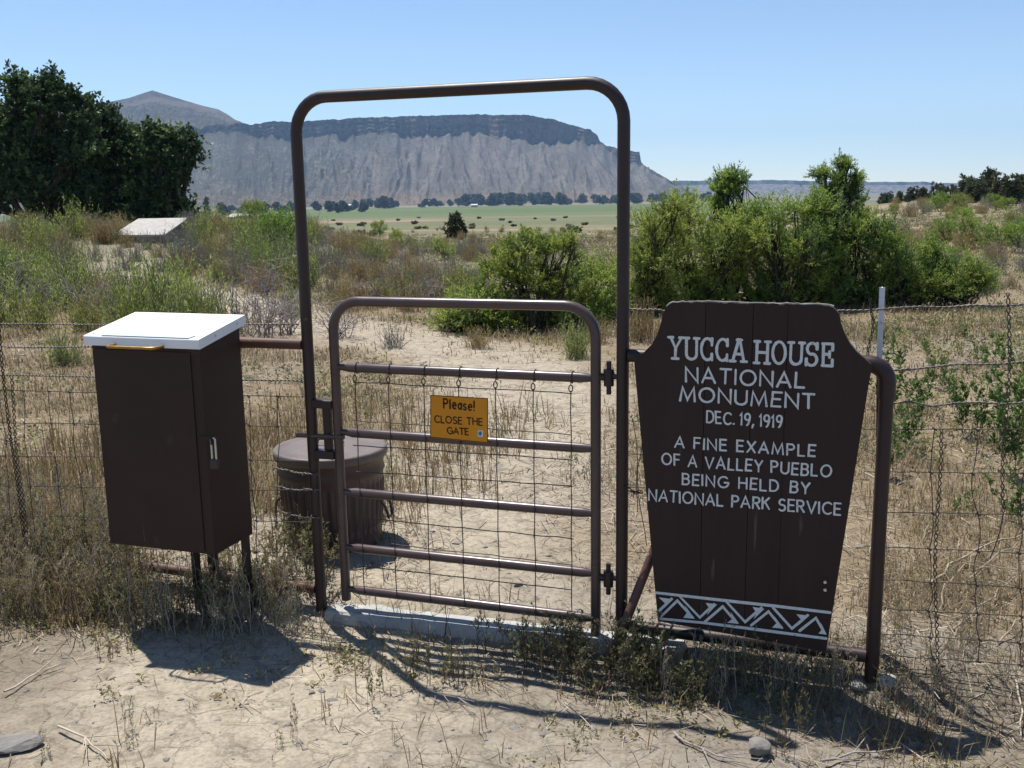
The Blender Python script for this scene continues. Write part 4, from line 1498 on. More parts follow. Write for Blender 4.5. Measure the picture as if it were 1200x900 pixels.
for k in range(1500):
    d = rk.uniform(2.2, 4.6) if k % 3 else rk.uniform(4, 13)
    a = rk.uniform(-.56, .56)
    x, y = d * math.sin(a), d * math.cos(a)
    me = pm[k % 5]
    n = len(me.vertices)
    co = np.empty(n * 3, np.float32)
    me.vertices.foreach_get('co', co)
    co = co.reshape(-1, 3) * (rk.lognormal(-.85, .55) * (1 + .04 * d)) * np.array([rk.uniform(.7, 1.4), rk.uniform(.7, 1.3), rk.uniform(.5, 1)])
    th = rk.uniform(0, 6.28)
    co[:, :2] = co[:, :2] @ np.array([[math.cos(th), -math.sin(th)], [math.sin(th), math.cos(th)]])
    co = co + np.array([x, y, float(gz(x, y))])
    tri = np.array([tuple(p_.vertices) for p_ in me.polygons]) if not hasattr(put, 'tri') else put.tri
    put.tri = tri
    ch.append((co, tri, 0 if k % 9 else 1, True))
me = mesh_from('gravel', ch, [M['rock'], M['pale_rock']])
tag(put('gravel', me, (0, 0, 0)), 'scattered pebbles and clods on the bare dirt', 'pebbles', kind='stuff')


def stick(px, label, r=.004, mat='pale_twig', lift=.012, fork=True, seed=0):
    r_ = np.random.default_rng(seed)
    P = np.array([on_ground(*q) for q in px])
    P[:, 2] += lift + r_.uniform(0, .01, len(P))
    P = densify(P, .05)
    P += r_.normal(0, .004, P.shape)
    b = MB().tube(P, np.linspace(r, r * .45, len(P)), 6)
    if fork:
        for k in range(3):
            i = r_.integers(len(P) // 3, len(P) - 1)
            v = (P[-1] - P[0]) / np.linalg.norm(P[-1] - P[0])
            s_ = v * r_.uniform(.05, .12) + np.cross(v, (0, 0, 1)) * r_.choice([-1, 1]) * .06 + np.array([0, 0, .01])
            b.tube([P[i], P[i] + s_ * .5, P[i] + s_], [r * .5, r * .4, r * .25], 5)
    tag(b.build('dry_stick', M[mat], origin=tuple(P[0])), label, 'stick')


stick([(70, 858), (100, 872), (128, 893)], 'pale dry stick on bare dirt near the bottom left edge', seed=1)
stick([(8, 818), (44, 792), (62, 780)], 'pale dry stick at the left edge below the golden weeds', seed=2)
stick([(790, 862), (818, 882), (862, 897)], 'grey dry stick lying left of the grey angular stone', seed=3, mat='grey_twig')
stick([(960, 898), (1000, 890), (1050, 884)], 'thin dry stick on the dirt right of the grey angular stone', seed=4, mat='grey_twig')
stick([(1190, 800), (1196, 840), (1199, 868)], 'pale stalk lying at the right edge before the wire fence', seed=5)
stick([(662, 832), (682, 848), (694, 858)], 'thin pale straw stalk on the dirt before the gate', seed=6, r=.0025, fork=False)
stick([(500, 812), (520, 822), (556, 828)], 'short grey twig on the dirt before the gate', seed=7, r=.0025, mat='grey_twig')

# ================================================================== vegetation
class Veg:
    """collects stems (tubes) and leaves (small diamond faces) of one plant"""

    def __init__(self, seed):
        self.r = np.random.default_rng(seed)
        self.stems = MB()
        self.lv = []

    def stem(self, pts, r0, r1, sides=4):
        self.stems.tube(pts, np.linspace(r0, r1, len(pts)), sides, cap=False)

    def leaves(self, pos, dirs, length, width, spread=.6, tone=0):
        n = len(pos)
        r = self.r
        d = dirs + r.normal(0, spread, (n, 3))
        d /= np.linalg.norm(d, axis=1)[:, None] + 1e-9
        s = np.cross(d, r.normal(0, 1, (n, 3)))
        s /= np.linalg.norm(s, axis=1)[:, None] + 1e-9
        ln = length * r.uniform(.6, 1.3, n)[:, None]
        wd = width * r.uniform(.6, 1.3, n)[:, None] * .5
        nn = np.cross(d, s)
        mid = pos + d * ln * .45 + nn * ln * .08
        self.lv.append((tone, np.stack([pos, mid + s * wd, pos + d * ln, mid - s * wd], 1)))

    def leaf_chunks(self, m=0):
        out = []
        for tn in sorted({q[0] for q in self.lv}):
            v = np.concatenate([q[1] for q in self.lv if q[0] == tn]).reshape(-1, 3)
            out.append((v, np.arange(len(v)).reshape(-1, 4), m + tn, False))
        return out

    def mesh(self, name, stem_mat, leaf_mat_):
        ch = [(v, f, 0, s) for v, f, _, s in self.stems.c]
        if self.lv:
            ch += self.leaf_chunks(1)
        return mesh_from(name, ch, [stem_mat] + (leaf_mat_ if isinstance(leaf_mat_, list) else [leaf_mat_]))

    def parts(self, t, stem_name, stem_mat, leaf_name, leaf_mat_):
        for nm, ch, mt in ((stem_name, self.stems.c, stem_mat), (leaf_name, self.leaf_chunks(), leaf_mat_)):
            me = mesh_from(nm, ch, mt)
            o = bpy.data.objects.new(nm, me)
            COL.objects.link(o)
            o.parent = t


def curve(p, q, r, n=6, bow=.12):
    """bent path between two points"""
    p, q = np.asarray(p, float), np.asarray(q, float)
    k = np.linspace(0, 1, n)[:, None]
    ln = np.linalg.norm(q - p)
    b = r.normal(0, bow * ln, 3)
    w = r.normal(0, .02 * ln, (n, 3))
    w[0] = 0
    return p + (q - p) * k + b * np.sin(k * math.pi) + w


def clumped(seed, lobes, n_clump, twigs, tw_len, per_twig, leaf, trunk_r=.05, up=.6, base_pts=None, shell=.55, stem_r=.02, leaf_spread=.55, twig_stem=True, bare=0.0, tones=(1,)):
    tones = np.array(tones, float) / sum(tones)
    """a shrub or tree: lobes are ellipsoids (centre, radii); each holds clumps of leafy twigs carried by branches from the base"""
    V = Veg(seed)
    r = V.r
    vols = np.array([np.prod(l[1]) ** (2 / 3) for l in lobes])
    cnt = np.maximum(2, (n_clump * vols / vols.sum())).astype(int)
    bases = base_pts or [(0, 0, 0)]
    for (c, rad), m in zip(lobes, cnt):
        c, rad = np.array(c, float), np.array(rad, float)
        b0 = np.array(bases[r.integers(len(bases))], float)
        hub = c - np.array([0, 0, rad[2] * .35])
        hub[2] = max(hub[2], .08)
        main = curve(b0, hub, r, 7, .06)
        V.stem(main, trunk_r, trunk_r * .45, 6)
        d = r.normal(0, 1, (m, 3))
        d /= np.linalg.norm(d, axis=1)[:, None]
        rad_k = (shell + (1 - shell) * r.uniform(0, 1, m) ** .6) * r.uniform(.75, 1.08, m)
        cl = c + d * rad_k[:, None] * rad
        cl[:, 2] = np.maximum(cl[:, 2], .05)
        for q in cl:
            s = main[r.integers(3, 7)]
            br = curve(s, q, r, 5, .10)
            V.stem(br, stem_r, stem_r * .35, 4)
            out = (q - c) / rad
            out = out / (np.linalg.norm(out) + 1e-9)
            if r.uniform() < bare:
                for k in range(4):
                    v = out * .5 + r.normal(0, .6, 3)
                    V.stem(curve(q, q + v * tw_len, r, 4, .1), stem_r * .4, stem_r * .12, 3)
                continue
            v = out * .55 + np.array([0, 0, up]) + r.normal(0, .6, (twigs, 3))
            v /= np.linalg.norm(v, axis=1)[:, None]
            ln = tw_len * r.uniform(.5, 1.25, twigs)
            st = q + r.normal(0, tw_len * .18, (twigs, 3))
            if twig_stem:
                for k in range(twigs):
                    V.stem(np.array([st[k], st[k] + v[k] * ln[k] * .5 + r.normal(0, .02 * tw_len, 3), st[k] + v[k] * ln[k]]), stem_r * .3, stem_r * .1, 3)
            tt = r.uniform(.1, 1.05, (twigs, per_twig, 1))
            pos = (st[:, None] + v[:, None] * ln[:, None, None] * tt + r.normal(0, .03 * tw_len, (twigs, per_twig, 3))).reshape(-1, 3)
            V.leaves(pos, np.repeat(v, per_twig, 0), leaf[0], leaf[1], leaf_spread, int(r.choice(len(tones), p=tones)))
    return V


def knobbly(lobes, seed, k=3, size=(.28, .5)):
    """add small lobes round each lobe so that the outline breaks up"""
    r = np.random.default_rng(seed)
    out = []
    for c, rad in lobes:
        out.append((c, tuple(q * .86 for q in rad)))
        for _ in range(k):
            v = r.normal(0, 1, 3)
            v[2] = abs(v[2]) * .9
            v /= np.linalg.norm(v)
            s = r.uniform(*size)
            out.append((tuple(np.array(c) + v * np.array(rad) * r.uniform(.8, 1.12)), tuple(np.array(rad) * s)))
    return out


def px_lobes(base_px, d, lobes, depth=.9):
    """lobes given as (x, y, rx, ry) in picture pixels at distance d -> metres from the plant's base"""
    b = DP(*base_px, d)
    zg = float(gz(b[0], b[1]))
    out = []
    rr = np.random.default_rng(int(abs(base_px[0] * 7 + base_px[1])))
    for x, y, rx, ry in lobes:
        c = DP(x, y, d)
        s = d / FPX
        out.append(((c[0] - b[0], rr.uniform(-.35, .35) * rx * s, c[2] - zg), (rx * s, rx * s * depth, ry * s)))
    return (b[0], b[1], zg), out


# ---- the greasewood thicket behind the gate and sign
GW = [
    ('pale green shrub of several leaning stems behind the gate top rail', (628, 392), 12.0, [(612, 300, 40, 32), (655, 300, 26, 26), (628, 335, 42, 30), (585, 320, 24, 24)], 60, 'greasewood', .0),
    ('low pale green shrub at the left foot of the thicket behind the gate', (555, 396), 12.0, [(552, 362, 34, 30), (580, 372, 30, 24), (540, 380, 22, 14)], 46, 'greasewood', .0),
    ('rounded green shrub close behind the right upright of the gate', (668, 396), 12.3, [(672, 350, 40, 40), (700, 330, 30, 28), (660, 378, 42, 16), (712, 372, 22, 20)], 64, 'greasewood', .04),
    ('bushy green shrub seen between the arch and the sign', (755, 372), 13.4, [(742, 330, 34, 38), (775, 318, 34, 38), (764, 268, 26, 24), (750, 358, 34, 12), (784, 244, 13, 12)], 70, 'greasewood', .05),
    ('broad green shrub of the thicket above the left half of the sign', (822, 368), 14.0, [(808, 300, 40, 50), (850, 290, 42, 48), (800, 252, 28, 22), (835, 340, 46, 26), (870, 262, 22, 18)], 110, 'greasewood', .05),
    ('slender shrub whose leafy top stands out above the thicket', (852, 360), 14.6, [(858, 202, 9, 7), (843, 212, 8, 6), (869, 210, 9, 7), (854, 222, 13, 10), (850, 236, 13, 10), (856, 250, 15, 12), (852, 268, 24, 20)], 44, 'greasewood_blue', .08),
    ('dense grey green shrub of the thicket above the right half of the sign', (925, 368), 14.0, [(905, 290, 40, 46), (950, 285, 40, 48), (904, 244, 20, 14), (938, 238, 22, 16), (962, 244, 20, 18), (915, 338, 50, 26), (965, 330, 34, 28)], 120, 'greasewood_blue', .08),
    ('tall ragged shrub with bare twigs at its crown, highest of the thicket', (978, 362), 14.5, [(990, 188, 8, 7), (977, 203, 9, 8), (998, 206, 7, 6), (962, 199, 4, 4), (986, 218, 13, 10), (974, 234, 19, 14), (996, 240, 16, 12), (964, 252, 22, 16), (1002, 256, 20, 15), (985, 262, 28, 20), (970, 276, 28, 22)], 74, 'greasewood_blue', .28),
    ('spreading green shrub forming the right slope of the thicket', (1050, 362), 14.0, [(1028, 292, 36, 34), (1062, 312, 40, 32), (1090, 325, 24, 24), (1030, 338, 44, 24), (1010, 270, 22, 20), (1075, 345, 34, 14)], 110, 'greasewood_blue', .08),
    ('small low green shrub at the far right end of the thicket', (1120, 352), 13.8, [(1118, 328, 26, 18), (1138, 334, 14, 12), (1105, 340, 20, 10)], 30, 'greasewood', .05),
]
for k, (lab, bp_, d, lb, ncl, mt, bare) in enumerate(GW):
    lb = lb + [(bp_[0] + q, bp_[1] - 14, 24, 12) for q in (-24, 2, 26)]
    loc, lobes = px_lobes(bp_, d, [(x, y + (10 if y < 300 else 2), a * .97, c * .92) for x, y, a, c in lb])
    rr = np.random.default_rng(200 + k)
    bases = [(rr.normal(0, .18), rr.normal(0, .18), 0) for _ in range(4)]
    V = clumped(300 + k, knobbly(lobes, 350 + k), int(ncl * 1.35), 14, (.15 if 'top' in lab or 'crown' in lab else .25), 20, (.048, .0120), trunk_r=.020, up=.8, base_pts=bases, stem_r=.008, shell=.5, bare=bare + .05,
                tones=(.30, .56, .14) if mt == 'greasewood' else (.34, .32, .34))
    t = thing('thicket_shrub', lab, 'shrub', loc, 'shrubs of the green thicket behind the fence')
    V.parts(t, 'stems', M['bark'], 'foliage', [M['greasewood'], M['greasewood_light'], M['greasewood_blue']])

# ---- dark broad-leaved trees on the left
LT = [
    ('tallest dark broad-leaved tree at the left edge of the picture', (48, 258), 56, [(62, 115, 30, 30), (20, 125, 26, 30), (90, 135, 28, 32), (40, 165, 44, 40), (0, 165, 30, 40), (95, 185, 30, 36), (45, 215, 50, 34), (-18, 210, 30, 40), (100, 232, 26, 20), (60, 98, 16, 14), (20, 102, 12, 12)], 300),
    ('dark broad-leaved tree in the middle of the left grove', (138, 260), 58, [(132, 150, 20, 26), (150, 165, 22, 30), (125, 195, 26, 36), (150, 215, 26, 30), (130, 240, 30, 16), (118, 135, 12, 12)], 150),
    ('dark spreading tree at the right end of the left grove', (192, 262), 57, [(192, 152, 20, 18), (215, 172, 18, 18), (178, 178, 22, 26), (205, 198, 22, 16), (180, 222, 28, 26), (212, 242, 18, 12), (170, 248, 30, 12), (222, 160, 8, 7)], 150),
    ('dark tree at the far left edge of the left grove', (-60, 262), 60, [(-60, 140, 34, 40), (-40, 185, 40, 44), (-85, 190, 40, 46), (-60, 230, 60, 30)], 120),
]
for k, (lab, bp_, d, lb, ncl) in enumerate(LT):
    loc, lobes = px_lobes(bp_, d, [(x, y + 10, .80 * a, .80 * c) for x, y, a, c in lb], .95)
    V = clumped(400 + k, knobbly(lobes, 450 + k, 2, (.3, .5)), int(ncl * 1.0), 10, .80, 16, (.22, .14), trunk_r=.20, up=.55, base_pts=[(0, 0, -.2), (.5, .3, -.2)], stem_r=.05, shell=.5, leaf_spread=.9, twig_stem=False, tones=(.66, .34))
    t = thing('broadleaf_tree', lab, 'tree', loc, 'dark trees of the left grove')
    V.parts(t, 'trunk', M['bark'], 'crown', [M['cottonwood'], M['cottonwood_light']])


# ---- prototypes of the brush
def fountain(seed, n, h, spread, leaf, per, stem_r=.004, lean=.5, leaf_from=.25, stem_sides=3, tones=(1,)):
    tones = np.array(tones, float) / sum(tones)
    V = Veg(seed)
    r = V.r
    for k in range(n):
        a = r.uniform(0, 2 * math.pi)
        e = abs(r.normal(0, lean))
        L_ = h * r.uniform(.55, 1.1) * (1 - .18 * e)
        d = np.array([math.cos(a) * math.sin(e), math.sin(a) * math.sin(e), math.cos(e)])
        b = np.array([r.normal(0, spread * .25), r.normal(0, spread * .25), -.02])
        tip = b + d * L_ + np.array([0, 0, -.10 * L_ * e])
        pts = curve(b, tip, r, 5, .05)
        V.stem(pts, stem_r, stem_r * .4, stem_sides)
        if per:
            q = r.uniform(leaf_from, 1.02, per) * 4
            i = np.minimum(q.astype(int), 3)
            f = (q - i)[:, None]
            pos = pts[i] + (pts[i + 1] - pts[i]) * f
            V.leaves(pos, np.repeat(d[None], per, 0), leaf[0], leaf[1], .45, int(r.choice(len(tones), p=tones)))
    return V


def dead_brush(seed, n, h, levels=3, stem_r=.008, spread=.8):
    V = Veg(seed)
    r = V.r

    def br(p, d, L_, rad, lev):
        pts = [p]
        for k in range(4):
            d = d + r.normal(0, .22, 3)
            d /= np.linalg.norm(d)
            pts.append(pts[-1] + d * L_ / 4)
        V.stem(np.array(pts), rad, rad * .5, 3)
        if lev < levels:
            for k in range(r.integers(2, 5)):
                i = r.integers(1, 5)
                nd = d + r.normal(0, .7, 3) + np.array([0, 0, .15])
                br(pts[i], nd / np.linalg.norm(nd), L_ * r.uniform(.45, .75), rad * .55, lev + 1)

    for k in range(n):
        a = r.uniform(0, 6.28)
        e = abs(r.normal(.5, .4)) * spread
        br(np.array([r.normal(0, .06), r.normal(0, .06), -.02]), np.array([math.cos(a) * math.sin(e), math.sin(a) * math.sin(e), math.cos(e)]), h * r.uniform(.5, .9), stem_r, 1)
    return V


def weed(seed, h, n, leaf, per, mat_leaf, side=5):
    """upright annual weed: stems with short leafy side shoots"""
    V = Veg(seed)
    r = V.r
    for k in range(n):
        a = r.uniform(0, 6.28)
        e = abs(r.normal(.10, .22))
        L_ = h * r.uniform(.55, 1.1)
        d = np.array([math.cos(a) * math.sin(e), math.sin(a) * math.sin(e), math.cos(e)])
        b = np.array([r.normal(0, .018 * n ** .5), r.normal(0, .018 * n ** .5), -.01])
        pts = curve(b, b + d * L_, r, 6, .06)
        V.stem(pts, .0022, .0009, 4)
        for s in range(side):
            t = r.uniform(.2, .98) * 5
            i = min(int(t), 4)
            p = pts[i] + (pts[i + 1] - pts[i]) * (t - i)
            aa = r.uniform(0, 6.28)
            sd = np.array([math.cos(aa) * .7, math.sin(aa) * .7, .75])
            sl = L_ * r.uniform(.08, .22) * (1.15 - t / 5 * .6)
            V.stem(np.array([p, p + sd * sl * .5, p + sd * sl + np.array([0, 0, .01])]), .0011, .0006, 3)
            m = per
            tt = r.uniform(.15, 1.05, (m, 1))
            V.leaves(p + sd * sl * tt, np.repeat(sd[None], m, 0), leaf[0], leaf[1], .7)
    return V


P_RB = [fountain(500 + k, 105, .74, .5, (.062, .0095), 20, lean=.50, leaf_from=.12, tones=((.6, .3, .1), (.3, .6, .1), (.45, .15, .4))[k % 3]).mesh('rabbitbrush', M['green_stem'], [M['rabbitbrush'], M['greasewood_light'], M['sage']]) for k in range(5)]
P_SG = [fountain(520 + k, 80, .60, .45, (.032, .010), 20, lean=.60, stem_r=.005).mesh('sagebrush', M['grey_twig'], M['sage']) for k in range(4)]
P_TB = [fountain(540 + k, 120, .58, .5, (.07, .008), 12, lean=.52, stem_r=.0035, leaf_from=.1, tones=(.8, .2)).mesh('dry_brush', M['tan_stem'], [M['tan_brush'], M['rabbitbrush']]) for k in range(4)]
P_DB = [dead_brush(560 + k, 14, .62).mesh('dead_brush', M['grey_twig'], M['grey_twig']) for k in range(4)]
P_GB = [clumped(580 + k, [((0, 0, .38), (.45, .42, .34)), ((.18, .1, .6), (.28, .26, .2))], 44, 7, .17, 15, (.05, .014), trunk_r=.02, base_pts=[(-.1, 0, 0), (.1, .05, 0)], stem_r=.007).mesh('green_shrub', M['twig'], M['greasewood']) for k in range(3)]
P_WD = [weed(600 + k, .26, 5, (.017, .0062), 7, None, 8).mesh('weed', M['twig'], M['weed']) for k in range(6)]
P_DW = [weed(620 + k, .30, 7, (.014, .0055), 6, None, 8).mesh('dry_weed', M['pale_twig'], M['dry_weed']) for k in range(6)]
P_SP = [weed(640 + k, .52, 5, (.028, .0155), 9, None, 15).mesh('leafy_sapling', M['twig'], M['sapling']) for k in range(4)]

BR = {
    'rabbitbrush': (P_RB, 'shrub', 'green feathery brush', 'green feathery brush'),
    'sagebrush': (P_SG, 'shrub', 'grey green sagebrush', 'sagebrush clumps'),
    'dry_brush': (P_TB, 'dry brush', 'clump of tan dry brush', 'tan brush clumps'),
    'dead_brush': (P_DB, 'dead brush', 'tangle of bare grey twigs', 'dead brush tangles'),
    'green_shrub': (P_GB, 'shrub', 'small rounded green shrub', 'small green shrubs'),
}
rp = np.random.default_rng(99)
keep_off = [(x, y, r_) for (x, y, r_) in ((-5.0, 13.5, 0), )]


def brush(kind, px, py, scale, label=None, tall=1.0):
    p = on_ground(px, py)
    if p is None:
        return None
    protos, cat, lab, grp = BR[kind]
    zone = ' in the brush behind the metal box and left fence' if px < 390 else (' in the open field seen beyond the gate' if px < 810 else ' on the slope right of the green thicket')
    lab, grp = lab + zone, grp + zone
    return put(kind, protos[rp.integers(len(protos))], p, rp.uniform(0, 6.28), (scale * rp.uniform(.9, 1.15), scale * rp.uniform(.9, 1.15), scale * tall * rp.uniform(.85, 1.15)),
               label or lab, cat, None if label else grp)


def scatter(n, x0, x1, y0, y1, kinds, s0, s1, avoid_path=.9, ybias=1.0):
    ks, ws = zip(*kinds)
    ws = np.array(ws) / sum(ws)
    for _ in range(n):
        px = rp.uniform(x0, x1)
        py = y0 + (y1 - y0) * rp.uniform() ** ybias
        if 140 < px < 216 and 264 < py < 288:
            continue
        p = on_ground(px, py)
        if p is None or path_dist(np.array([p[0]]), np.array([p[1]]))[0] < avoid_path:
            continue
        brush(ks[rp.choice(len(ks), p=ws)], px, py, rp.uniform(s0, s1))


# rows of brush, nearest rows green and grey, far rows tan
scatter(62, -140, 350, 345, 398, (('rabbitbrush', 6), ('dead_brush', 4.0), ('sagebrush', 2.5), ('dry_brush', 1)), .6, 1.2)
scatter(84, -140, 400, 312, 350, (('rabbitbrush', 6), ('dead_brush', 3.0), ('sagebrush', 4), ('dry_brush', 2.5)), .6, 1.25)
scatter(100, -140, 450, 284, 316, (('dry_brush', 5), ('rabbitbrush', 3), ('sagebrush', 2.5), ('dead_brush', 1)), .7, 1.15)
scatter(90, -140, 430, 264, 286, (('dry_brush', 6), ('sagebrush', 3), ('rabbitbrush', 1)), .8, 1.3)
scatter(70, 390, 570, 290, 366, (('dry_brush', 5), ('sagebrush', 3.5), ('rabbitbrush', 1.2), ('dead_brush', .6)), .55, .85)
scatter(66, 380, 800, 264, 306, (('sagebrush', 5), ('dry_brush', 4), ('green_shrub', .6), ('rabbitbrush', 1)), .6, 1.0)
scatter(60, 1010, 1330, 248, 300, (('green_shrub', 3), ('rabbitbrush', 3), ('dry_brush', 4), ('sagebrush', 3)), .7, 1.2)
scatter(60, 960, 1330, 238, 256, (('dry_brush', 4), ('sagebrush', 4), ('green_shrub', 1.5)), 1.0, 1.7)
scatter(34, 1110, 1330, 298, 350, (('dry_brush', 4), ('sagebrush', 4), ('green_shrub', 1)), .45, .8)
scatter(46, -480, -140, 262, 390, (('rabbitbrush', 4), ('dry_brush', 3), ('sagebrush', 3)), .8, 1.2)
# the ones that can be told apart
for q in ((128, 284, .9), (150, 290, .7), (172, 292, .75), (196, 290, .65), (216, 288, .9), (232, 284, 1.0)):
    brush('dry_brush' if q[0] % 4 else 'sagebrush', q[0], q[1], q[2])
for q in ((112, 306, .8), (140, 300, .55), (160, 306, .6), (185, 301, .6), (205, 308, .7), (225, 300, .8), (150, 316, .8), (190, 318, .7)):
    brush('dry_brush' if q[1] % 2 else 'sagebrush', *q)
brush('green_shrub', 445, 277, 1.5, 'round bright green shrub alone in the pale field left of centre')
brush('green_shrub', 303, 270, 1.0, 'small round green shrub on the skyline of the brush just left of the arch')
brush('green_shrub', 326, 303, 1.25, 'bright green shrub with a dark dead side just left of the arch post')
brush('dead_brush', 336, 310, .8, 'dark broken stump of dead twigs touching the arch post side')
brush('dead_brush', 335, 392, 1.35, 'large tangle of bare grey branches behind the gap between box and arch', .95)
brush('dead_brush', 308, 398, 1.1, 'grey dead branches just right of the white box lid')
brush('dead_brush', 398, 396, .9, 'thin grey branches behind the upper left corner of the gate', .9)
brush('rabbitbrush', 78, 428, .55, 'small bright green bush left of the white box lid')
brush('rabbitbrush', 345, 372, .7, 'feathery green bush right beside the left arch post')
brush('sagebrush', 460, 408, .42, 'small grey green bush on the path edge behind the gate')
brush('rabbitbrush', 676, 420, .42, 'slim pale green bush beside the right upright of the gate', 1.35)
brush('dry_brush', 752, 400, .62, 'tan grass clump between the arch and the left shoulder of the sign', 1.25)
brush('dry_brush', 560, 408, .5, 'tan dry clump below the thicket behind the gate')
brush('dry_brush', 700, 402, .5, 'rust-tan dry clump at the foot of the thicket behind the gate')

# leafy young plants right of the sign
SPX = [(1048, 470, .8), (1060, 520, .7), (1100, 440, .6), (1140, 500, .75), (1165, 505, 1.0), (1185, 545, .9), (1120, 470, .55), (1180, 420, .5), (1056, 420, .55), (1035, 400, .6), (1085, 400, .35), (1130, 385, .35), (1195, 600, .5),
       (1040, 545, .5), (1150, 415, .45), (1215, 500, 1.0), (1240, 460, .8), (1075, 470, .6), (1125, 590, .25)]
for k, (x, y, s) in enumerate(SPX):
    p = on_ground(x, y + 14)
    put('leafy_sapling', P_SP[k % 4], p, rp.uniform(0, 6.28), s * 1.25, 'bright green leafy young plant behind the right wire fence', 'plant', 'leafy young plants behind the right fence')


# weeds of the foreground
def weeds(n, x0, x1, y0, y1, protos, name, lab, grp, s0, s1, cond=None):
    for _ in range(n):
        px, py = rp.uniform(x0, x1), rp.uniform(y0, y1)
        if cond and not cond(px, py):
            continue
        p = on_ground(px, py)
        put(name, protos[rp.integers(len(protos))], p, rp.uniform(0, 6.28), rp.uniform(s0, s1), lab, 'weed', grp)


GW_ = ('weed', 'leafy grey green weed in the dirt before the gate and sign', 'green weeds before the gate')
DW_ = ('dry_weed', 'straw brown weed in the dry growth along the fence foot', 'dry weeds along the fence')
weeds(20, 482, 735, 772, 806, P_WD, *GW_, .4, .8)
weeds(9, 560, 735, 760, 790, P_WD, *GW_, .5, .85)
weeds(16, 735, 800, 775, 815, P_WD, *GW_, .5, .9)
weeds(44, 150, 345, 700, 752, P_DW, 'dry_weed', 'dry brown weed growing in the shade under the metal box', 'dry weeds under the box', .5, .85)
weeds(14, 150, 345, 690, 735, P_WD, 'weed', 'leafy weed growing in the shade under the metal box', 'green weeds under the box', .5, .8)
weeds(34, 775, 1000, 785, 822, P_DW, 'dry_weed', 'dry brown weed in the shade below the monument sign', 'dry weeds below the sign', .35, .6)
weeds(12, 775, 1000, 800, 830, P_WD, *GW_, .4, .7)
weeds(66, -60, 150, 640, 730, P_DW, 'dry_weed', 'straw brown weed in the tall dry growth left of the box', 'dry weeds left of the box', .7, 1.15)
weeds(24, -60, 140, 600, 660, P_DW, 'dry_weed', 'straw brown weed in the tall dry growth left of the box', 'dry weeds left of the box', .7, 1.1)
weeds(18, -60, 150, 650, 735, P_WD, 'weed', 'olive weed in the dry growth left of the metal box', 'olive weeds left of the box', .7, 1.2)
weeds(16, -60, 140, 690, 775, P_WD, 'weed', 'small green weed at the dirt edge left of the box', 'small weeds left of the box', .35, .6)
weeds(14, 310, 395, 640, 700, P_WD, 'weed', 'leafy weed at the foot of the left arch post before the trash can', 'weeds at the left arch post', .6, 1.0)
weeds(18, 1000, 1200, 790, 850, P_DW, 'dry_weed', 'low dry weed in the dirt before the right wire fence', 'dry weeds before the right fence', .2, .4)
weeds(30, 1000, 1230, 690, 790, P_DW, 'dry_weed', 'dry weed along the right wire fence beyond the pipe post', 'dry weeds at the right fence', .3, .6)
weeds(16, -20, 1200, 815, 890, P_WD, 'weed', 'tiny weed sprouting on the bare dirt of the foreground', 'tiny weeds on the bare dirt', .12, .28)
weeds(26, 300, 460, 560, 660, P_DW, 'dry_weed', 'dry weed growing around the trash can behind the gate', 'dry weeds at the trash can', .4, .8)
for x, y, s, lab in ((437, 828, .75, 'single thin weed stalk on the dirt before the left half of the gate'), (155, 772, .35, 'tiny green weed in the edge of the box shadow'), (878, 815, .9, 'tall thin weed standing before the middle of the monument sign'),
                     (940, 862, .7, 'tall thin weed on the dirt right of the grey angular stone'), (918, 886, .9, 'tall bare weed stalk rising beside the grey angular stone'), (345, 868, .5, 'thin reddish weed on the bare dirt below the box shadow'),
                     (148, 858, .5, 'thin dark weed on the bare dirt at lower left'), (462, 872, .28, 'small flat green weed on the dirt below the gate')):
    p = on_ground(x, y)
    put('weed', P_WD[rp.integers(6)], p, rp.uniform(0, 6.28), (s * .45, s * .45, s), lab, 'weed')

# bleached fallen branches on the right
t = thing('fallen_branch', 'bleached bare branch lying behind the right wire fence', 'branch', on_ground(1150, 720))
r_ = np.random.default_rng(41)
b = MB()
for px, lift, r0 in ((((1090, 690), (1120, 668), (1160, 655), (1230, 648)), .10, .010), (((1098, 725), (1110, 690), (1135, 676), (1190, 690)), .08, .007), (((1130, 690), (1165, 672), (1200, 664)), .12, .006),
                     (((1118, 742), (1150, 720), (1190, 690)), .06, .006), (((1070, 660), (1085, 635), (1082, 600)), .03, .004), (((1165, 760), (1190, 740), (1230, 728)), .05, .006), (((1060, 700), (1085, 715), (1110, 730)), .03, .004)):
    P = np.array([on_ground(*q) for q in px])
    P[:, 2] += lift * np.linspace(.2, 1, len(P))
    P = densify(P, .05)
    P += r_.normal(0, .006, P.shape)
    r0 = r0 * .62
    b.tube(P, np.linspace(r0, r0 * .4, len(P)), 6)
    for k in range(5):
        i = r_.integers(1, len(P) - 1)
        v = r_.normal(0, 1, 3) * np.array([1, 1, .4])
        v = v / np.linalg.norm(v) * r_.uniform(.1, .3)
        b.tube(curve(P[i], P[i] + v, r_, 4, .1), np.linspace(r0 * .45, r0 * .2, 4), 4)
b.build('branches', paint_mat('weathered_branch', (0.24, 0.19, 0.135), (0.40, 0.33, 0.25), .9, 20, .1, bump=0), t)
# pale snag in the field
p = on_ground(425, 288)
V = dead_brush(771, 3, .9, 2, .035, .3)
put('dead_snag', V.mesh('dead_snag', M['pale_twig'], M['pale_twig']), p, 0, .8, 'bleached dead snag standing in the field left of the round green shrub', 'snag')

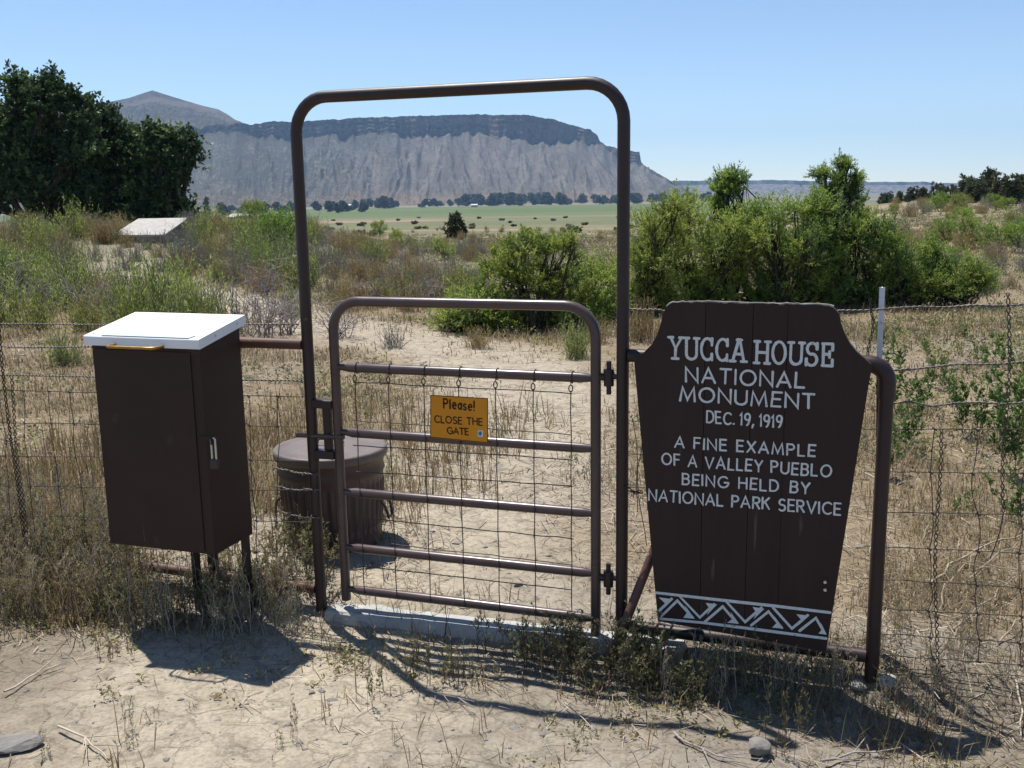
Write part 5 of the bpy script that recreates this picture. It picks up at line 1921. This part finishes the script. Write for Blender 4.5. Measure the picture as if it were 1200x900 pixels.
# ---- junipers on the right ridge
P_JN = []
for k in range(4):
    r_ = np.random.default_rng(700 + k)
    lob = [((0, 0, 1.3), (1.2, 1.2, 1.2)), ((r_.normal(0, .5), r_.normal(0, .4), 2.1), (.8, .8, .9)), ((r_.normal(0, .7), 0, .8), (1.2, 1.1, .7)), ((r_.normal(0, .4), r_.normal(0, .4), 2.6), (.5, .5, .6))]
    P_JN.append(clumped(700 + k, lob, 110, 6, .34, 12, (.20, .10), trunk_r=.14, up=.5, base_pts=[(0, 0, -.2)], stem_r=.03, leaf_spread=.8, twig_stem=False, tones=(.65, .35)))
jm = [(mesh_from('trunk', v.stems.c, M['bark']), mesh_from('crown', v.leaf_chunks(), [M['juniper'], M['juniper_light']])) for v in P_JN]


def juniper(px, py, d, s, label=None):
    b_ = DP(px, py, d)
    z = float(gz(b_[0], b_[1]))
    t = thing('juniper_tree', label or 'dark round juniper on the low ridge at the right', 'tree', (b_[0], b_[1], z), None if label else 'junipers on the right ridge')
    t.rotation_euler = (0, 0, rp.uniform(0, 6.28))
    t.scale = (s, s, s * rp.uniform(.85, 1.15))
    for nm, me in zip(('trunk', 'crown'), jm[rp.integers(4)]):
        o = bpy.data.objects.new(nm, me)
        COL.objects.link(o)
        o.parent = t


JX = [(1015, 238, 150, .7), (1032, 238, 150, .8), (1040, 232, 148, .9), (1057, 236, 132, .75), (1068, 246, 118, .8), (1080, 250, 108, .9), (1092, 248, 105, .9), (1100, 236, 130, 1.0), (1072, 232, 145, .9), (1086, 230, 145, .8),
      (1108, 246, 100, .95), (1118, 248, 96, .9), (1126, 242, 104, 1.1), (1136, 244, 96, 1.0), (1146, 246, 92, 1.0), (1152, 238, 100, 1.15), (1162, 238, 96, 1.15), (1172, 236, 96, 1.1), (1182, 236, 92, 1.15), (1190, 234, 92, 1.25), (1140, 236, 110, 1.0),
      (1200, 232, 92, 1.2), (1215, 230, 90, 1.2), (1232, 230, 88, 1.2), (1250, 228, 90, 1.2), (1118, 232, 128, .9), (1046, 248, 116, .55), (1060, 250, 112, .5)]
for x, y, d, s in JX:
    juniper(x + rp.normal(0, 4), y + 3, d * rp.uniform(.9, 1.1), s * rp.uniform(.48, .80))
juniper(533, 276, 62, .52, 'small dark upright tree alone in the field above the gate')

# ---- valley: small dark bushes, tree line, poplar, farm
vb = [clumped(800 + k, [((0, 0, .7), (1.3, 1.2, .7)), ((.6, .3, .9), (.7, .7, .5))], 30, 5, .5, 6, (.5, .3), trunk_r=.06, stem_r=.03, twig_stem=False).mesh('valley_bush', M['bark'], [M['weed'], M['sage'], M['far_tree']][k]) for k in range(3)]
for k in range(80):
    px = rp.uniform(60, 1000)
    d = 10 ** rp.uniform(1.9, 2.95)
    b_ = DP(px, 250, d)
    z = float(gz(b_[0], b_[1]))
    s = .22 + d / 900 * rp.uniform(.5, 1.3)
    put('valley_bush', vb[k % 3], (b_[0], b_[1], z), rp.uniform(0, 6.28), (s * 1.3, s, s * .8), 'small dark bush dotted over the valley flats', 'bush', 'small bushes on the valley flats')
ct = []
for k in range(4):
    r_ = np.random.default_rng(820 + k)
    lob = [((r_.normal(0, 3), r_.normal(0, 3), 9 + r_.normal(0, 2)), (6, 6, 6)), ((r_.normal(0, 4), r_.normal(0, 3), 13), (4.5, 4.5, 4.5)), ((r_.normal(0, 6), 0, 5), (6.5, 6, 4.5))]
    ct.append(clumped(820 + k, lob, 60, 4, 2.4, 7, (2.6, 1.8), trunk_r=.5, base_pts=[(0, 0, -1)], stem_r=.15, twig_stem=False, leaf_spread=.9).mesh('valley_tree', M['bark'], M['far_tree']))
TLX = [(rp.uniform(425, 470), rp.uniform(2300, 2700), rp.uniform(.6, 1.1)) for _ in range(11)] + [(rp.uniform(490, 545), rp.uniform(2400, 2700), rp.uniform(.5, .9)) for _ in range(7)] \
    + [(rp.uniform(545, 700), rp.uniform(2500, 3000), rp.uniform(.8, 1.25)) for _ in range(46)] + [(rp.uniform(690, 860), rp.uniform(2500, 3000), rp.uniform(.6, 1.05)) for _ in range(44)] \
    + [(rp.uniform(250, 430), rp.uniform(1500, 2400), rp.uniform(.4, .75)) for _ in range(34)]
for x, d, s in TLX:
    b_ = DP(x, 235, d)
    z = float(gz(b_[0], b_[1]))
    put('valley_tree', ct[rp.integers(4)], (b_[0], b_[1], z), rp.uniform(0, 6.28), (s * 1.6, s * 1.6, s * 1.35), 'dark green tree in the far tree line at the foot of the mesa', 'tree', 'trees of the far valley tree line')
d = 1150
b_ = DP(242, 240, d)
z = float(gz(b_[0], b_[1]))
V = clumped(850, [((0, 0, 12 + 0 * k), (3.2, 3.2, 11)), ((0, 0, 7), (3.6, 3.6, 7)), ((.4, 0, 19), (1.8, 1.8, 5))], 120, 4, 1.3, 8, (1.5, .9), trunk_r=.4, base_pts=[(0, 0, -1)], stem_r=.12, twig_stem=False)
t = thing('poplar_tree', 'tall narrow dark poplar beside the white farm buildings in the valley', 'tree', (b_[0], b_[1], z))
V.parts(t, 'trunk', M['bark'], 'crown', M['far_tree'])


def gabled(name, px, d, w, l, h, label, rz=0.2, py=240, open_front=False, roof='roof', wall='barn_wall'):
    b_ = DP(px, py, d)
    z = float(gz(b_[0], b_[1])) - .3
    t = thing(name, label, 'building', (b_[0], b_[1], z))
    t.rotation_euler = (0, 0, rz)
    rh = h * .38
    b = MB()
    pr = [(-w / 2, -l / 2, 0), (w / 2, -l / 2, 0), (w / 2, -l / 2, h), (0, -l / 2, h + rh), (-w / 2, -l / 2, h)]
    b.prism(pr, (0, l, 0))
    me = mesh_from('wall', b.c, M[wall])
    o = bpy.data.objects.new('wall', me)
    COL.objects.link(o)
    o.parent = t
    b = MB()
    ov = w * .06
    for s in (-1, 1):
        b.prism([(0, -l / 2 - ov, h + rh + .05), (s * (w / 2 + ov), -l / 2 - ov, h - ov * .76 + .05), (s * (w / 2 + ov), -l / 2 - ov, h - ov * .76 + .3), (0, -l / 2 - ov, h + rh + .3)], (0, l + 2 * ov, 0))
    o = bpy.data.objects.new('roof', mesh_from('roof', b.c, M[roof]))
    COL.objects.link(o)
    o.parent = t
    b = MB()
    for k in range(3):
        y0 = -l / 2 + l * (.12 + .30 * k)
        b.box((w / 2 + .02, y0, .2 if open_front else h * .3), (.06, 0, 0), (0, l * .2, 0), (0, 0, h * (.75 if open_front else .4)))
        b.box((-w / 2 - .08, y0, .2 if open_front else h * .3), (.06, 0, 0), (0, l * .2, 0), (0, 0, h * (.75 if open_front else .4)))
    o = bpy.data.objects.new('opening', mesh_from('opening', b.c, M['dark_opening']))
    COL.objects.link(o)
    o.parent = t


gabled('farm_shed', 281, 1120, 11, 20, 4.2, 'long white-roofed open farm shed right of the valley poplar', 1.45, open_front=True)
gabled('farm_shed', 272, 1090, 8, 9, 3.0, 'low grey farm shed in front of the white-roofed one', 1.4)
gabled('farm_house', 250, 1130, 9, 9, 4.2, 'small pale house close right of the valley poplar', .9)
gabled('farm_house', 234, 1150, 8, 12, 3.6, 'pale building half hidden left of the valley poplar', 1.5)
gabled('farm_house', 411, 2750, 18, 30, 6, 'white building at the left foot of the mesa', 1.3, wall='roof')
gabled('farm_house', 419, 2780, 14, 22, 7, 'white building right beside another at the left foot of the mesa', 1.7, wall='roof')
gabled('farm_house', 556, 2300, 9, 14, 5, 'tiny white building before the far tree line in the valley', 1.5, wall='roof')

# low shed on the left, seen over the brush
p = DP(178, 268, 26)
zr = DP(178, 258, 27)[2]
zg = float(gz(p[0], p[1]))
t = thing('metal_roof_shed', 'low pale sloping shed roof just in front of the left grove', 'shed', (p[0], p[1], zg))
w2, dp, hf, hb = .60, .9, max(.12, DP(178, 279, 25)[2] - zg), zr - zg
b = MB().prism([(w2 * .97, -dp * .9, 0), (w2 * .97, dp, 0), (w2 * .97, dp, hb), (w2 * .97, -dp * .9, hf)], (-w2 * 1.94, 0, 0))
for nm, mb_, mt in (('wall', b, 'barn_wall'), ('roof', MB().prism([(w2 + .05, -dp - .08, hf - .02), (w2 + .05, dp + .05, hb + .005), (w2 + .05, dp + .05, hb + .05), (w2 + .05, -dp - .08, hf + .025)], (-w2 * 2 - .12, 0, 0)), 'shed_roof')):
    o = bpy.data.objects.new(nm, mesh_from(nm, mb_.c, M[mt]))
    COL.objects.link(o)
    o.parent = t

# ---- grass: uncountable, one object per kind
def blades(n, r0, r1, seed, h0, h1, name, mat, label, dens, amax=.62, wide=1.0, flat=.35, tuft=6, bend=.35):
    r = np.random.default_rng(seed)
    d = np.exp(r.uniform(math.log(r0), math.log(r1), n))
    a = r.uniform(-amax, amax, n)
    x, y = d * np.sin(a), d * np.cos(a)
    k = dens(x, y, d) > r.uniform(0, 1, n)
    x, y, d = x[k], y[k], d[k]
    sc = np.repeat(r.lognormal(0, .3, len(x)), tuft)
    x, y, d = (np.repeat(q, tuft) for q in (x, y, d))
    m = len(x)
    x = x + r.normal(0, .018 + .003 * d, m)
    y = y + r.normal(0, .018 + .003 * d, m)
    z = gz(x, y) - .006
    h = r.uniform(h0, h1, m) * sc
    az = r.uniform(0, 6.283, m)
    e = np.abs(r.normal(0, flat, m))
    dv = np.stack([np.cos(az) * np.sin(e), np.sin(az) * np.sin(e), np.cos(e)], 1)
    side = np.stack([-np.sin(az), np.cos(az), np.zeros(m)], 1)
    w = (np.maximum(.0016, .00042 * d) * wide * r.uniform(.7, 1.4, m))[:, None]
    p0 = np.stack([x, y, z], 1)
    p1 = p0 + dv * (h * .55)[:, None]
    e2 = e + np.abs(r.normal(bend, .25, m))
    dv2 = np.stack([np.cos(az) * np.sin(e2), np.sin(az) * np.sin(e2), np.cos(e2)], 1)
    p2 = p1 + dv2 * (h * .5)[:, None]
    p2[:, 2] = np.maximum(p2[:, 2], z + .004)
    V = np.stack([p0 - side * w, p0 + side * w, p1 + side * w * .8, p1 - side * w * .8, p2], 1).reshape(-1, 3)
    i = np.arange(m)[:, None] * 5
    me = mesh_from(name, [(V, np.concatenate([i, i + 1, i + 2, i + 3], 1), 0, True), (np.zeros((0, 3)), np.zeros((0, 3), int), 0, True)], mat)
    # tips as triangles in the same mesh
    me2 = mesh_from(name, [(V, np.concatenate([i, i + 1, i + 2, i + 3], 1), 0, True)], mat)
    bpy.data.meshes.remove(me)
    bpy.data.meshes.remove(me2)
    ch = BladeMesh(V, i)
    me = ch.make(name, mat)
    tag(put(name, me, (0, 0, 0)), label, 'grass', kind='stuff')


class BladeMesh:
    def __init__(self, V, i):
        self.V, self.i = V, i

    def make(self, name, mat):
        m = len(self.i)
        quad = np.concatenate([self.i, self.i + 1, self.i + 2, self.i + 3], 1)
        tri = np.concatenate([self.i + 3, self.i + 2, self.i + 4], 1)
        loops = np.concatenate([quad.ravel(), tri.ravel()]).astype(np.int32)
        st = np.concatenate([np.arange(m) * 4, m * 4 + np.arange(m) * 3]).astype(np.int32)
        me = bpy.data.meshes.new(name)
        me.vertices.add(len(self.V))
        me.vertices.foreach_set('co', self.V.astype(np.float32).ravel())
        me.loops.add(len(loops))
        me.loops.foreach_set('vertex_index', loops)
        me.polygons.add(len(st))
        me.polygons.foreach_set('loop_start', st)
        me.update(calc_edges=True)
        me.materials.append(mat)
        return me


def offs(x, y):
    return x * NV[0] + y * NV[1] - DF


def du(x, y):
    return x * UV[0] + y * UV[1]


def dens_straw(x, y, d):
    o_ = offs(x, y)
    p = sstep(.15, .5, o_)
    n = fbm(x / 1.1, y / 1.1, 91, 3)
    k = .10 + .9 * sstep(.44, .60, n)
    pd = path_dist(x, y)
    k = k * (.06 + .94 * sstep(.5, 1.3 + .03 * d, pd + .8 * (n - .5)))
    # right of the sign the ground is barer
    bare = sstep(.30, 1.0, du(x, y)) * (1 - sstep(12, 18, d))
    k = k * (1 - .55 * bare)
    return p * np.clip(k, 0, 1)


def dens_tall_left(x, y, d):
    o_, u = offs(x, y), du(x, y)
    n = fbm(x / .5, y / .5, 95, 3)
    k = sstep(-2.30, -2.75, u + .5 * (n - .5)) * sstep(-.50, -.25, o_ + .35 * (n - .5))
    k2 = sstep(.3, .7, o_) * sstep(-1.6, -2.2, u) * .8
    return np.clip(k * .9 + k2, 0, 1) * (.3 + .7 * sstep(.35, .55, n))


def dens_front(x, y, d):
    o_, u = offs(x, y), du(x, y)
    n = fbm(x / .35, y / .35, 97, 3)
    band = sstep(-.55, -.2, o_) * (1 - sstep(.1, .3, o_))
    k = band * (.25 + .6 * sstep(-1.9, -2.3, u) + .5 * sstep(-.6, -.3, u))
    k = k + .05 * sstep(.52, .65, n) * (o_ < -.3)
    k = k + .35 * sstep(.1, .5, u) * sstep(-.7, -.4, o_) * (o_ < .3) * sstep(.4, .6, n)
    return np.clip(k, 0, 1) * (.25 + .75 * sstep(.4, .58, n))


blades(60000, 3.2, 14, 1, .025, .085, 'dry_grass', M['straw'], 'low pale dry grass carpeting the ground behind the fence', dens_straw, tuft=6, flat=1.1)
blades(80000, 11, 60, 2, .04, .13, 'tan_grass', M['straw'], 'tan dry grass of the open field beyond the brush', dens_straw, tuft=4, flat=.75, wide=.85)
blades(9500, 2.6, 7, 3, .07, .25, 'golden_grass', M['straw_brown'], 'golden brown dry grass standing around the left wire fence', dens_tall_left, tuft=6, flat=.45, amax=.72)
blades(9000, 2.2, 5, 4, .03, .12, 'grass_stubble', M['straw_brown'], 'short dry stubble in the dirt along the foot of the fence', dens_front, tuft=5, flat=.6)


def litter(n, seed):
    r = np.random.default_rng(seed)
    d = np.exp(r.uniform(math.log(2.1), math.log(14), n))
    a = r.uniform(-.6, .6, n)
    x, y = d * np.sin(a), d * np.cos(a)
    o_ = offs(x, y)
    k = np.where(o_ < 0, .12 + .5 * sstep(-.9, -.1, o_), .85) * (.2 + .8 * sstep(.4, .6, fbm(x / .6, y / .6, 101, 3))) > r.uniform(0, 1, n)
    x, y, d = x[k], y[k], d[k]
    m = len(x)
    z = gz(x, y) + .004 + np.abs(r.normal(0, .004, m))
    az = r.uniform(0, 6.283, m)
    ln = r.lognormal(-3.3, .5, m)
    w = np.maximum(.0009, .0003 * d) * r.uniform(.6, 1.6, m)
    dv = np.stack([np.cos(az), np.sin(az), r.normal(0, .15, m)], 1)
    sd = np.stack([-np.sin(az), np.cos(az), r.normal(0, .3, m)], 1)
    p = np.stack([x, y, z], 1)
    V = np.stack([p - dv * ln[:, None] - sd * w[:, None], p + dv * ln[:, None] - sd * w[:, None], p + dv * ln[:, None] * .9 + sd * w[:, None], p - dv * ln[:, None] * .9 + sd * w[:, None]], 1).reshape(-1, 3)
    me = mesh_from('straw_litter', [(V, np.arange(len(V)).reshape(-1, 4), 0, False)], M['litter'])
    tag(put('straw_litter', me, (0, 0, 0)), 'scraps of straw and twig lying on the dirt', 'litter', kind='stuff')


litter(42000, 5)


def low_weeds(n, seed, r0, r1, name, mats, label, dens, size, leaf):
    """ground-hugging leafy weeds, uncountable"""
    r = np.random.default_rng(seed)
    d = np.exp(r.uniform(math.log(r0), math.log(r1), n))
    a = r.uniform(-.62, .62, n)
    x, y = d * np.sin(a), d * np.cos(a)
    k = dens(x, y, d) > r.uniform(0, 1, n)
    x, y, d = x[k], y[k], d[k]
    ch = []
    tone = r.integers(0, len(mats), len(x))
    for tn in range(len(mats)):
        q = tone == tn
        m = 16
        X, Y, Dd = (np.repeat(v[q], m) for v in (x, y, d))
        S = np.repeat(size * r.lognormal(0, .4, q.sum()), m) * (1 + .012 * Dd)
        nn = len(X)
        X = X + r.normal(0, 1, nn) * S * .5
        Y = Y + r.normal(0, 1, nn) * S * .5
        Z = gz(X, Y) + np.abs(r.normal(0, .55, nn)) * S
        dv = np.stack([r.normal(0, .7, nn), r.normal(0, .7, nn), np.abs(r.normal(.5, .4, nn))], 1)
        dv /= np.linalg.norm(dv, axis=1)[:, None]
        sd = np.cross(dv, r.normal(0, 1, (nn, 3)))
        sd /= np.linalg.norm(sd, axis=1)[:, None] + 1e-9
        ln = (leaf * (1 + .05 * Dd) * r.uniform(.6, 1.4, nn))[:, None]
        p = np.stack([X, Y, Z], 1)
        mid = p + dv * ln * .5
        V = np.stack([p, mid + sd * ln * .2, p + dv * ln, mid - sd * ln * .2], 1).reshape(-1, 3)
        ch.append((V, np.arange(len(V)).reshape(-1, 4), tn, False))
    tag(put(name, mesh_from(name, ch, mats), (0, 0, 0)), label, 'weeds', kind='stuff')


def dens_low(x, y, d):
    o_ = offs(x, y)
    n = fbm(x / 2.2, y / 2.2, 131, 3)
    pd = path_dist(x, y)
    return sstep(.2, .6, o_) * np.clip(sstep(.47, .62, n) * .6 + .5 * sstep(9, 14, d) * sstep(.38, .5, n), 0, 1) * sstep(.5, 1.4, pd) * (.45 + .55 * sstep(8, 13, d))


low_weeds(34000, 9, 3.6, 90, 'low_weeds', [M['weed'], M['sage'], M['rabbitbrush']], 'low olive and grey green weeds spreading over the field behind the fence', dens_low, .07, .022)


def dens_foot(x, y, d):
    o_, u = offs(x, y), du(x, y)
    n = fbm(x / .4, y / .4, 137, 3)
    return (sstep(-.6, -.2, o_) * (1 - sstep(.0, .2, o_)) * .5 + .10 * (o_ < -.3)) * sstep(.45, .62, n)


low_weeds(5000, 10, 2.2, 5, 'ground_weeds', [M['dry_weed'], M['weed']], 'small leafy weeds hugging the dirt along the foot of the fence', dens_foot, .03, .014)
